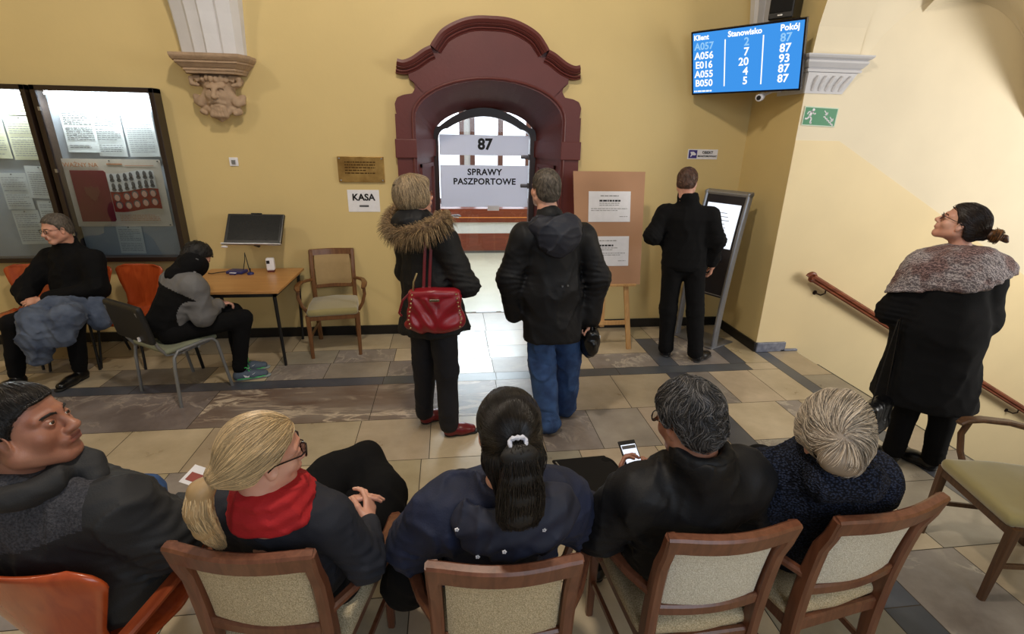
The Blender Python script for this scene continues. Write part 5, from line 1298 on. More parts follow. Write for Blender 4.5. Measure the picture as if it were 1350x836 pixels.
def man_jacket():
    p = Person((.72, 3.18, 0), 'standing man in dark hooded jacket and blue jeans facing the glass door')
    hc = V3(.605, 3.22, 1.70); p.head(hc, -22, 4, 0, (.63, 3.18, 1.48), res=.0035)
    c = V3(.665, 3.17, 0); up = V3(0, 0, 1); a = math.radians(-6); F = V3(math.sin(a), math.cos(a), 0); R = V3(math.cos(a), -math.sin(a), 0); bulk(p, c + up * 1.25, c + up * .95, (.63, 3.18, 1.5))
    rw = V3(.945, 3.17, .84); p.add(hand_sdf(rw + V3(0, 0, -.01), (0, .05, -1), (1, 0, 0), side=1, curl=(1.1, 1.2, .8)), .004)
    h = cap_hair(.009, rough=.0012); ho = p.wear('hair', h, H_grey, .005, local=True); p.strands(h, 1500, swirl, 4, .006, .0011, S_grey, ho, lift=.002, keep=lambda P: h(P) < .01)
    s = SDF(); s.cone(c + up * 1.36, c + up * 1.05, .128, .140, k=.07, flat=(R, 1.36)); s.cone(c + up * 1.05, c + up * .70 + V3(.02, 0, 0), .140, .160, k=.06, flat=(R, 1.28))
    for e, el, w in ((1, V3(.975, 3.16, 1.13), rw), (-1, V3(.385, 3.16, 1.13), V3(.425, 3.22, .87))): s.cone(c + up * 1.41 + R * e * .1, c + up * 1.40 + R * e * .195, .08, .078, k=.06); s.path([c + up * 1.40 + R * e * .195, el, w], [.086, .078, .060], k=.035)
    s.cone(c + up * 1.42, V3(.63, 3.17, 1.53), .09, .078, k=.05)
    s.cut(c + up * .70, (.0, -.12, -1), .01); s.warp(folds(.0065, 17, 14, [((.975, 3.16, 1.13), (0, 0, 1), .13, .006), ((.385, 3.16, 1.13), (0, 0, 1), .13, .006)])); jk = p.wear('jacket', s, C_blacks, .009)
    hcn = c + up * 1.47 - F * .07 + V3(-.01, 0, 0); s = SDF(); s.ell(hcn + up * -.0, (.165, .115, .10), k=.05); s.ell(hcn - F * .05 - up * .07, (.12, .075, .10), k=.05); s.ell(hcn + F * .07 + up * .11, (.105, .125, .10), k=.03, op='s')
    s.warp(folds(.008, 22, 5)); p.wear('hood', s, C_hood, .007)
    b = MB(); b.M = Matrix.Translation(-Vector(p.base)); b.cyl((.70, 3.005, 1.12), (.70, 2.995, 1.12), .006); b.cyl((.735, 3.005, 1.125), (.735, 2.995, 1.125), .006); b.build('snap', M['steel'], jk, True)
    hp, an = [V3(.60, 3.16, .92), V3(.79, 3.20, .92)], [V3(.675, 3.10, .08), V3(.84, 3.31, .08)]
    p.wear('jeans', trousers(hp, [V3(.62, 3.16, .50), V3(.83, 3.25, .50)], an, (.092, .080, .078), (hp[0], hp[1]), .088, amp=.009), C_jean, .008)
    shoes(p, [((.67, 3.06), 12), ((.85, 3.27), 8)], L_black, RUB, .28); p.finish(SK_A)
    # black bag held in his right hand
    g = empty('hand_bag', (.955, 3.19, .55), 0, 'black soft bag hanging from the right hand of the man in jeans', 'bag')
    s = SDF(); s.ell((0, .01, .10), (.06, .13, .105)); s.box((0, .01, .17), (.045, .12, .05), rad=.03, k=.04); s.warp(folds(.006, 30, 4)); surf(s, .007, 'bag_body', L_black, g)
    b = MB(); b.tube([(-.0, -.09, .18), (-.005, -.05, .25), (-.008, -.02, .29), (-.005, .03, .285), (0, .10, .18)], .008, 8); b.build('handle', L_black, g, True)
    MB().bb((.055, -.06, .12), (.062, -.03, .17)).build('paper_tag', M['paper'], g)
man_jacket()
def man_kiosk():
    p = Person((2.19, 4.26, 0), 'standing man in short black jacket and black trousers using the kiosk')
    hc = V3(2.045, 4.27, 1.665); p.head(hc, 32, -14, 0, (2.06, 4.24, 1.45), res=.0038)
    c = V3(2.08, 4.25, 0); up = V3(0, 0, 1); a = math.radians(22); F = V3(math.sin(a), math.cos(a), 0); R = V3(math.cos(a), -math.sin(a), 0); bulk(p, c + up * 1.2, V3(2.12, 4.26, .95), (2.06, 4.24, 1.47))
    rw = V3(2.355, 4.20, .945); p.add(hand_sdf(rw, (.1, .25, -1), (.8, -.6, 0), side=-1, curl=(.6, .8, .5)), .004)
    h = cap_hair(.008, rough=.0012); ho = p.wear('hair', h, H_brown, .0055, local=True); p.strands(h, 1000, swirl, 4, .006, .0012, S_brown, ho, lift=.002, keep=lambda P: h(P) < .01)
    s = SDF(); s.cone(c + up * 1.34, V3(2.10, 4.25, .96), .130, .128, k=.07, flat=(R, 1.46))
    for e, el, w in ((1, V3(2.325, 4.14, 1.18), rw), (-1, V3(1.785, 4.26, 1.20), V3(1.90, 4.44, 1.13))): s.cone(c + up * 1.39 + R * e * .1, c + up * 1.385 + R * e * .19, .075, .072, k=.06); s.path([c + up * 1.385 + R * e * .19, el, w - (w - el) * .12], [.078, .068, .052], k=.035)
    s.cone(c + up * 1.40, V3(2.055, 4.245, 1.57), .095, .082, k=.04)
    s.cut(V3(2.1, 4.25, .90), (0, 0, -1), .012); s.cut(V3(2.06, 4.24, 1.575), (0, 0, 1), .01); s.warp(folds(.005, 20, 24, [((1.765, 4.26, 1.2), (1, 0, 1), .12, .006), ((2.365, 4.13, 1.18), (0, 0, 1), .12, .005)])); s.warp(quilt(0, .085, -.0035)); p.wear('jacket', s, C_black, .009)
    hp, an = [V3(2.03, 4.29, .92), V3(2.20, 4.23, .92)], [V3(2.075, 4.33, .09), V3(2.315, 4.19, .09)]
    p.wear('trousers', trousers(hp, [V3(2.04, 4.31, .50), V3(2.265, 4.22, .50)], an, (.096, .076, .068), (hp[0], hp[1]), .10), C_black, .009)
    shoes(p, [((2.07, 4.29), 20), ((2.30, 4.15), 55)], L_black, mat('dark_grey_sole', (60, 60, 62), .6), .28); p.finish(SK_A)
man_kiosk()
def woman_right():
    p = Person((2.95, 2.45, 0), 'standing woman in long black coat and patterned shawl looking up beside the stairs')
    hc = V3(2.785, 2.46, 1.60); p.head(hc, -44, 22, 0, (2.84, 2.44, 1.40), fem=True, s=.94)
    c = V3(2.825, 2.43, 0); up = V3(0, 0, 1); a = math.radians(20); F = V3(math.sin(a), math.cos(a), 0); R = V3(math.cos(a), -math.sin(a), 0); bulk(p, c + up * 1.2, c + up * .92, (2.84, 2.44, 1.42))
    h = cap_hair(.010, nape=-.07, rough=.0012, back=.012); h.ell((0, -.125, -.005), (.034, .03, .036), k=.02); ho = p.wear('hair', h, H_dark, .005, local=True)
    p.strands(h, 1300, lambda P: V3(0, -.125, -.005) - P, 8, .011, .0012, S_dark, ho, lift=.002, keep=lambda P: h(P) < .01)
    # bun: a twisted knot, lighter ends
    r = np.random.default_rng(3); T = []
    for i in range(420):
        t0 = r.random() * 6.28; rr = .022 + .016 * r.random(); o_ = r.normal(size=3) * .004; tl = r.random() * .02; T.append([V3(math.cos(t0 + t) * rr * 1.5 + .0, -.155 - .02 * math.sin(t * .5) - tl, .012 + math.sin(t0 + t) * rr) + o_ for t in np.linspace(0, 3.4, 9)])
    bn = p.wear('bun', (lambda s: (s.ell((0, -.155, .01), (.036, .030, .030)), s.path([(0, -.17, .01), (0, -.215, .02), (0, -.235, .012)], [.022, .016, .010], k=.02), s.warp(lambda P: .003 * vnoise(P, 90, 3)), s)[-1])(SDF()), mat('brown_hair_knot', (92, 58, 34), .5, noise=.9, nscale=60, col2=(40, 24, 18)), .004, local=True, parent=ho)
    strand_mesh(np.array(T), .0014, shades('light_brown_hair_ends', (150, 102, 58), .45, (.3, .6, .9, 1.1)), bn, p.H, p.base)
    glasses(p.H, p.root, p.base)
    s = SDF(); s.cone(c + up * 1.33, c + up * 1.0, .135, .155, k=.08, flat=(R, 1.25)); s.cone(c + up * 1.0, V3(2.90, 2.46, .46), .165, .215, k=.08, flat=(R, 1.30))
    for e, el, w in ((1, c + R * .215 + up * 1.06 + F * .02, c + R * .10 + F * .20 + up * 1.04), (-1, c - R * .225 + up * 1.06 + F * .05, c - R * .08 + F * .22 + up * 1.04)): s.cone(c + up * 1.36 + R * e * .08, c + up * 1.335 + R * e * .15, .080, .078, k=.06); s.path([c + up * 1.335 + R * e * .15, el, w], [.082, .074, .060], k=.04)
    s.cut(V3(2.95, 2.45, .50), (0, 0, -1), .01); s.warp(folds(.007, 12, 31, [(tuple(c - R * .275 + up * 1.06), (0, 0, 1), .13, .006)])); p.wear('coat', s, C_black, .01)
    # patterned shawl over the shoulders
    def smat():
        m, nt, b = _nt('patterned_shawl'); N = nt.nodes; L = nt.links; tc = N.new('ShaderNodeTexCoord'); w = N.new('ShaderNodeTexWave'); w.wave_type = 'BANDS'; w.bands_direction = 'DIAGONAL'; w.inputs['Scale'].default_value = 30; w.inputs['Distortion'].default_value = 9; w.inputs['Detail Scale'].default_value = 2.5
        n = N.new('ShaderNodeTexNoise'); n.inputs['Scale'].default_value = 9; L.new(tc.outputs['Object'], w.inputs[0]); L.new(tc.outputs['Object'], n.inputs[0])
        r1 = N.new('ShaderNodeValToRGB'); r1.color_ramp.elements[0].color = lin((104, 96, 100)); r1.color_ramp.elements[1].color = lin((186, 176, 176)); r1.color_ramp.elements[0].position = .25; L.new(w.outputs['Fac'], r1.inputs[0])
        r2 = N.new('ShaderNodeValToRGB'); r2.color_ramp.elements[0].position = .45; r2.color_ramp.elements[1].position = .6; r2.color_ramp.elements[0].color = (1, 1, 1, 1); r2.color_ramp.elements[1].color = lin((206, 176, 170)); L.new(n.outputs['Fac'], r2.inputs[0])
        mx = N.new('ShaderNodeMix'); mx.data_type = 'RGBA'; mx.blend_type = 'MULTIPLY'; mx.inputs['Factor'].default_value = 1; L.new(r1.outputs[0], mx.inputs['A']); L.new(r2.outputs[0], mx.inputs['B']); L.new(mx.outputs['Result'], b.inputs['Base Color']); b.inputs['Roughness'].default_value = .85; return m
    s = SDF(); s.cone(c + up * 1.34, c + up * 1.2, .147, .152, k=.08, flat=(R, 1.25))
    for e in (-1, 1): s.cone(c + up * 1.365 + R * e * .08, c + up * 1.34 + R * e * .16, .092, .090, k=.06); s.cone(c + up * 1.345 + R * e * .16, c + R * .22 * e + up * 1.18 + F * .02, .094, .084, k=.06)
    s.ops.append(('i', lambda P: 1.26 + .32 * ((P - c) @ V3(.64, -.76, 0)) + .012 * vnoise(P, 14, 2) - P[:, 2], .01))
    ring = [c + up * (1.405 - .035 * math.cos(t)) + F * (.085 * math.cos(t) - .01) + R * .105 * math.sin(t) for t in np.linspace(0, 2 * PI, 25)]
    s.path(ring, [.036] * 25, k=.03)
    s.path([c - F * .10 + up * 1.42, c - F * .12 + up * 1.30], [.055, .045], k=.05, flat=(R, 2.2)); s.warp(folds(.004, 24, 3)); s.warp(lambda P: .002 * np.sin((P[:, 2] * 1.4 + (P[:, 0] + P[:, 1]) * .5) * 95 + 2 * vnoise(P, 12, 2)))
    p.wear('shawl', s, smat(), .008)
    hp, an = [V3(2.88, 2.50, .9), V3(3.02, 2.44, .9)], [V3(2.90, 2.53, .09), V3(3.09, 2.43, .09)]
    p.wear('trousers', trousers(hp, [V3(2.89, 2.52, .5), V3(3.06, 2.44, .5)], an, (.095, .072, .060), (hp[0], hp[1]), .10), C_black, .01)
    shoes(p, [((2.91, 2.50), -35), ((3.10, 2.40), -25)], L_black, RUB, .25); p.finish(SK_A)
    g = empty('black_handbag', (2.545, 2.40, .33), 0, 'black handbag on a long strap at the knee of the woman in the patterned shawl', 'bag'); g.rotation_euler = (0, 0, .5)
    s = SDF(); s.box((0, 0, .12), (.15, .045, .10), rad=.035); s.ell((0, 0, .05), (.15, .06, .05), k=.04); s.warp(folds(.004, 30, 6)); surf(s, .007, 'bag_body', L_black, g)
    b = MB(); b.bar([(-.12, 0, .20), (-.07, .01, .45), (.0, .02, .73)], .016, .005, up=(0, -1, 0)); b.bar([(.11, 0, .20), (.08, .01, .45), (.03, .02, .73)], .016, .005, up=(0, -1, 0)); b.build('strap', L_black, g)
woman_right()
# ================================================================== SEATED PEOPLE
C_nav = mat('navy_cotton_jacket', (26, 36, 66), .75, noise=.35, nscale=7, col2=(18, 25, 48), bump=.15, bscale=200)
C_dkgrey = mat('dark_grey_jacket', (34, 35, 38), .7, noise=.3, nscale=9, bump=.12, bscale=200)
C_yoke = mat('heather_grey_yoke', (74, 74, 80), .9, noise=.9, nscale=160, col2=(44, 44, 50), bump=.4, bscale=260)
C_red = mat('red_scarf_cloth', (176, 22, 30), .8, noise=.35, nscale=10, bump=.15, bscale=200)
C_suit = mat('dark_navy_blazer', (28, 31, 42), .8, noise=.25, nscale=30, bump=.15, bscale=420)
C_grey = mat('grey_padded_jacket', (112, 112, 114), .7, noise=.3, nscale=9, bump=.15, bscale=120)
C_wash = mat('blue_grey_denim_jacket', (96, 108, 130), .85, noise=.7, nscale=8, col2=(62, 74, 98), bump=.25, bscale=300)
def knit_mat():
    m, nt, b = _nt('navy_chunky_knit'); N = nt.nodes; L = nt.links; tc = N.new('ShaderNodeTexCoord'); v = N.new('ShaderNodeTexVoronoi'); v.inputs['Scale'].default_value = 120
    mp = N.new('ShaderNodeMapping'); mp.inputs['Scale'].default_value = (1, 1, 1.5); L.new(tc.outputs['Object'], mp.inputs[0]); L.new(mp.outputs[0], v.inputs['Vector'])
    r = N.new('ShaderNodeValToRGB'); r.color_ramp.elements[0].color = lin((60, 70, 96)); r.color_ramp.elements[1].color = lin((14, 17, 28)); r.color_ramp.elements[1].position = .62; L.new(v.outputs['Distance'], r.inputs[0]); L.new(r.outputs[0], b.inputs['Base Color'])
    bp = N.new('ShaderNodeBump'); bp.inputs['Strength'].default_value = .9; bp.inputs['Distance'].default_value = .008; bp.invert = True; L.new(v.outputs['Distance'], bp.inputs['Height']); L.new(bp.outputs[0], b.inputs['Normal']); b.inputs['Roughness'].default_value = .9; b.inputs['Specular IOR Level'].default_value = .2; return m
C_knit = knit_mat()
H_blond = mat('golden_blonde_hair', (170, 140, 98), .5, noise=.2, nscale=60); S_blond = shades('golden_blonde_strands', (212, 184, 140), .35, (.75, .9, 1.0, 1.12))
H_white = mat('silver_blonde_hair', (150, 134, 116), .5, noise=.2, nscale=60); S_white = shades('silver_blonde_strands', (198, 184, 166), .35, (.62, .86, 1.04, 1.2))
H_salt = mat('salt_and_pepper_hair', (74, 74, 78), .5, noise=.9, nscale=60, col2=(34, 34, 38)); S_salt = shades('salt_and_pepper_strands', (92, 90, 90), .4, (.45, .65, .9, 1.4))
H_blk = mat('near_black_hair', (18, 15, 14), .65, noise=.5, nscale=40); S_blk = shades('near_black_strands', (30, 25, 23), .3, (.5, .8, 1, 1.35))
UP = V3(0, 0, 1)
def frame2(yaw): a = math.radians(yaw); return V3(math.sin(a), math.cos(a), 0), V3(math.cos(a), -math.sin(a), 0)
def legs_seated(p, hips, knees, ankles, m, name='trousers', rs=(.088, .070, .052), yaw=0, sm=None, L=.26, seed=3, shoem=None):
    s = trousers(hips, knees, ankles, rs, (hips[0], hips[1]), .105, seed=seed); o = p.wear(name, s, m, .010)
    F, R = frame2(yaw); shoes(p, [(tuple(a - F * .045), yaw) for a in ankles], shoem or L_black, RUB, L); return o
def woman_blonde():
    p = Person((-.53, 1.42, 0), 'seated woman with blonde ponytail, glasses and red scarf, hands clasped on her lap')
    hc = V3(-.525, 1.265, 1.165); F, R = frame2(14)
    p.head(hc, 56, -6, 4, (-.53, 1.24, .985), fem=True); c = V3(-.515, 1.315, 0)
    bulk(p, (-.52, 1.30, .88), (-.53, 1.40, .58), (-.53, 1.25, 1.0))
    lw, rw = V3(-.425, 1.50, .765), V3(-.300, 1.435, .745)
    p.add(hand_sdf(lw, (.86, .42, .10), (-.25, .35, .9), side=1, curl=(.25, .35, .25), s=.97), .0032); p.add(hand_sdf(rw, (-.05, .93, .28), (.9, .0, .45), side=-1, curl=(.35, .5, .35), s=.97), .0032)
    p.add(SDF().cone(lw, lw - V3(.10, .03, .0), .024, .03), .005); p.add(SDF().cone(rw, rw + V3(.02, -.12, -.02), .024, .03), .005)
    # hair swept back into a low ponytail
    h = SDF(); h.ell((0, -.018, .031), (.084, .102, .090)); h.ell((0, -.060, -.02), (.070, .060, .060), k=.04)
    h.ops.append(('i', lambda P: (hairline(P, -.075, .062, .036) - P[:, 2]) * .8, .012)); h.ell((0, -.118, -.035), (.028, .026, .026), k=.03); h.warp(lambda P: .0015 * vnoise(P * V3(1, .4, 1), 90, 5))
    ho = p.wear('hair', h, H_blond, .0045, local=True); tie = V3(0, -.128, -.045)
    p.strands(h, 5200, lambda P: tie - P, 12, .0115, .00075, S_blond, ho, lift=.0022, jit=.05, keep=lambda P: h(P) < .008, seedfn=capseed(.09, .11, .10, .02, -.07))
    tail = [tie, V3(.0, -.158, -.07), V3(.012, -.168, -.12), V3(.02, -.155, -.175), V3(.02, -.135, -.225)]; ts = SDF(); ts.path([tuple(q) for q in tail], [.018, .026, .028, .024, .010], k=.03); ts.warp(lambda P: .001 * vnoise(P * V3(1, 1, .2), 100, 3)); po = p.wear('ponytail', ts, H_blond, .0045, local=True, parent=ho)
    r = np.random.default_rng(8); n = 1500; A = r.random(n) * 6.28; rr = np.sqrt(r.random(n)); T = []
    tl = np.array(tail + [V3(.015, -.118, -.262)]); rads = np.array([.015, .030, .036, .032, .024, .012])
    for k, q in enumerate(np.linspace(0, 5, 14)):
        i = min(int(q), 4); f = q - i; ctr = tl[i] * (1 - f) + tl[i + 1] * f; rad = rads[i] * (1 - f) + rads[i + 1] * f
        T.append(np.stack([ctr[0] + np.cos(A + .12 * q) * rr * rad, ctr[1] + np.sin(A + .12 * q) * rr * rad, np.full(n, ctr[2]) + .01 * r.random(n)], 1) + r.normal(size=(n, 3)) * .0009)
    strand_mesh(np.stack(T, 1), .0011, S_blond, po, p.H, p.base)
    b = MB(); b.M = Matrix.Translation(-Vector(p.base)) @ p.H; b.tube([(.022 * math.cos(t), -.132 + .006 * math.sin(t), -.048 + .022 * math.sin(t)) for t in np.linspace(0, 2 * PI, 17)], .006, 8); b.build('hair_tie', S_blond, po, True)
    glasses(p.H, p.root, p.base, mat('tortoise_spectacle_frame', (40, 24, 20), .25), r=.0024, half=.024)
    s = SDF(); s.cone(c + UP * .90, V3(-.53, 1.39, .62), .112, .118, k=.07, flat=(R, 1.3))
    le, re = V3(-.715, 1.40, .74), V3(-.285, 1.275, .735)
    for e, el, w in ((-1, le, lw), (1, re, rw)): s.cone(c + UP * .935 + R * e * .07 - F * .02, c + UP * .925 + R * e * .145 - F * .02, .070, .066, k=.05); s.path([c + UP * .925 + R * e * .145 - F * .02, el, w - (w - el) * .12], [.068, .058, .040], k=.03)
    s.cone(c + UP * .96 - F * .05, hc - UP * .15 - F * .02, .075, .060, k=.04); s.cut(hc - UP * .135, (0, 0, 1), .01)
    s.warp(folds(.0045, 24, 41, [(tuple(re), (0, 0, 1), .10, .005)])); p.wear('blazer', s, C_suit, .007)
    s = SDF(); ring = [hc - UP * (.142 + .012 * math.cos(t)) + F * (.066 * math.cos(t) + .004) + R * .072 * math.sin(t) for t in np.linspace(0, 2 * PI, 19)]; s.path(ring, [.034] * 19, k=.02); s.path([q - UP * .045 + (q - hc) * V3(.22, .22, 0) for q in ring], [.032] * 19, k=.02)
    s.cone(hc + F * .10 - UP * .19 + R * .03, hc + F * .15 - UP * .27 + R * .05, .035, .03, k=.03); s.warp(lambda P: .004 * np.sin(P[:, 2] * 160 + 4 * vnoise(P, 16, 3))); s.warp(folds(.004, 34, 7)); p.wear('scarf', s, C_red, .006)
    p.wear('red_top', SDF().ell((-.36, 1.50, .64), (.06, .06, .05)), C_red, .01)
    hp, kn, an = [V3(-.61, 1.46, .53), V3(-.44, 1.44, .53)], [V3(-.56, 1.86, .56), V3(-.37, 1.84, .60)], [V3(-.52, 1.86, .10), V3(-.30, 1.92, .10)]
    legs_seated(p, hp, kn, an, C_black, yaw=15)
    # black coat laid over her knees
    s = SDF(); s.path([(-.57, 1.66, .58), (-.50, 1.84, .62), (-.375, 1.93, .685)], [.10, .10, .045], k=.06); s.path([(-.36, 1.62, .57), (-.30, 1.76, .60), (-.375, 1.93, .675)], [.085, .08, .04], k=.06)
    s.path([(-.375, 1.90, .64), (-.32, 1.86, .40), (-.28, 1.84, .24)], [.06, .09, .08], k=.05); s.path([(-.30, 1.66, .56), (-.235, 1.66, .40), (-.22, 1.68, .26)], [.08, .06, .05], k=.05); s.path([(-.56, 1.86, .56), (-.56, 1.90, .3)], [.09, .08], k=.05)
    s.warp(folds(.008, 14, 9)); 
    g = empty('folded_coat', (-.4, 1.75, .5), 0, 'black coat draped over the knees of the blonde woman', 'coat'); V, Q = surf_arrays(s, .009); link('coat_cloth', arrays_mesh('coat_cloth', [(V - V3(-.4, 1.75, .5), Q, 0)]), g, C_black, True)
    p.finish(SK_A)
woman_blonde()
def woman_navy():
    p = Person((.14, 1.33, 0), 'seated woman seen from behind with dark ponytail, white hair tie and navy hooded jacket')
    hc = V3(.150, 1.215, 1.232); F, R = frame2(-3); p.head(hc, -4, -10, -2, (.145, 1.20, 1.03), fem=True, res=.0035); c = V3(.145, 1.275, 0)
    bulk(p, (.145, 1.25, .90), (.14, 1.36, .58), (.145, 1.2, 1.04))
    lw, rw = V3(-.06, 1.66, .66), V3(.30, 1.68, .66)
    for w, sd in ((lw, 1), (rw, -1)): p.add(hand_sdf(w, (.3 * sd, .9, 0), (0, .1, 1), side=sd, curl=(.4, .6, .4)), .004)
    h = SDF(); h.ell((0, -.018, .028), (.086, .103, .092)); h.ell((0, -.055, -.04), (.074, .060, .070), k=.04); h.cone((0, -.085, -.07), (0, -.105, -.19), .040, .026, k=.05, flat=((1, 0, 0), 1.75))
    h.ops.append(('i', lambda P: (hairline(P, -.30, .060, .034) - P[:, 2]) * .8, .012)); h.warp(lambda P: .002 * vnoise(P * V3(1, 1, .4), 80, 5)); ho = p.wear('hair', h, H_blk, .0045, local=True); tie = V3(.0, -.128, .012)
    p.strands(h, 4200, lambda P: np.where((P[:, 2] > -.03)[:, None], tie - P, V3(0, -.05, -1.) + P * V3(-1, 0, 0)), 12, .0115, .0008, S_blk, ho, lift=.0022, jit=.06, keep=lambda P: h(P) < .008)
    r = np.random.default_rng(9); n = 1800; A = r.random(n) * 6.28; rr = np.sqrt(r.random(n)); T = []; tl = np.array([(0, -.125, .012), (0, -.150, -.01), (.0, -.152, -.07), (.0, -.145, -.13), (-.004, -.140, -.19), (-.004, -.135, -.225)]); rx = np.array([.018, .036, .054, .066, .066, .048]); ry = np.array([.014, .020, .022, .022, .018, .012])
    for q in np.linspace(0, 5, 12):
        i = min(int(q), 4); f = q - i; ctr = tl[i] * (1 - f) + tl[i + 1] * f; T.append(np.stack([ctr[0] + np.cos(A) * rr * (rx[i] * (1 - f) + rx[i + 1] * f), ctr[1] + np.sin(A) * rr * (ry[i] * (1 - f) + ry[i + 1] * f), np.full(n, ctr[2]) + .012 * r.random(n)], 1) + r.normal(size=(n, 3)) * .0015)
    ts = SDF(); ts.path([tuple(q) for q in tl], [.010, .014, .015, .015, .012, .007], k=.03, flat=((1, 0, 0), 2.3)); po = p.wear('ponytail', ts, H_blk, .005, local=True, parent=ho); strand_mesh(np.stack(T, 1), .0012, S_blk, po, p.H, p.base)
    b = MB(); b.M = Matrix.Translation(-Vector(p.base)) @ p.H; b.tube([(.021 * math.cos(t), -.140 + .004 * math.sin(t * 3), .018 + .015 * math.sin(t)) for t in np.linspace(0, 2 * PI, 21)], [.0062 + .0016 * math.sin(t * 9) for t in np.linspace(0, 2 * PI, 21)], 8); b.build('hair_tie', mat('white_scrunchie', (216, 218, 232), .8), po, True)
    s = SDF(); s.cone(c + UP * .90, V3(.14, 1.37, .60), .130, .140, k=.08, flat=(R, 1.38)); le, re = V3(-.135, 1.34, .75), V3(.425, 1.36, .76)
    for e, el, w in ((-1, le, lw), (1, re, rw)): s.cone(c + UP * .945 + R * e * .08, c + UP * .915 + R * e * .172, .090, .084, k=.06); s.path([c + UP * .915 + R * e * .172, el, w - (w - el) * .1], [.095, .084, .056], k=.04)
    s.cone(c + UP * .98 - F * .05, c + UP * 1.04 - F * .06, .11, .085, k=.05); s.cut(V3(.14, 1.2, 1.075), (0, 0, 1), .01); s.warp(folds(.010, 17, 51, [(tuple(le), (0, 0, 1), .12, .006), (tuple(re), (0, 0, 1), .12, .006)])); jk = p.wear('jacket', s, C_nav, .008)
    hcn = V3(.165, 1.165, .99); s = SDF(); s.ell(hcn, (.175, .085, .085), rot=(.25, -.12, 0), k=.05); s.ell(hcn + V3(.0, -.02, -.055), (.145, .070, .070), k=.05); s.ell(hcn + V3(-.035, .035, .075), (.120, .085, .080), rot=(0, -.15, 0), k=.02, op='s'); s.warp(folds(.007, 20, 6)); s.warp(lambda P: .005 * np.sin((P[:, 2] * 1.1 - P[:, 0] * .55) * 75)); hd = p.wear('hood', s, mat('dark_navy_hood', (30, 36, 58), .7, noise=.4, nscale=9, col2=(20, 25, 42)), .006)
    b = MB(); b.M = Matrix.Translation(-Vector(p.base))
    for i, q in enumerate(((.0, 1.10, 1.0), (.055, 1.085, .915), (.125, 1.055, .955), (.235, 1.075, 1.0), (.315, 1.13, 1.03))):
        for k in range(5): b.sphere((q[0] + .004 * math.cos(k * 1.3), q[1] - .004, q[2] + .004 * math.sin(k * 1.3)), .0028, 6)
    b.build('snap_button', M['paper'], hd, True)
    hp, kn, an = [V3(.05, 1.42, .54), V3(.23, 1.42, .54)], [V3(.02, 1.83, .56), V3(.28, 1.83, .56)], [V3(.02, 1.80, .10), V3(.27, 1.80, .10)]; legs_seated(p, hp, kn, an, C_black, yaw=-3)
    s = SDF(); s.path([(-.16, 1.36, .60), (-.185, 1.42, .48), (-.19, 1.50, .34)], [.07, .075, .06], k=.05); s.path([(-.05, 1.6, .62), (-.15, 1.62, .5)], [.08, .07], k=.05); s.warp(folds(.006, 18, 8)); p.wear('jacket_tail', s, C_black, .010)
    p.finish(SK_A)
woman_navy()
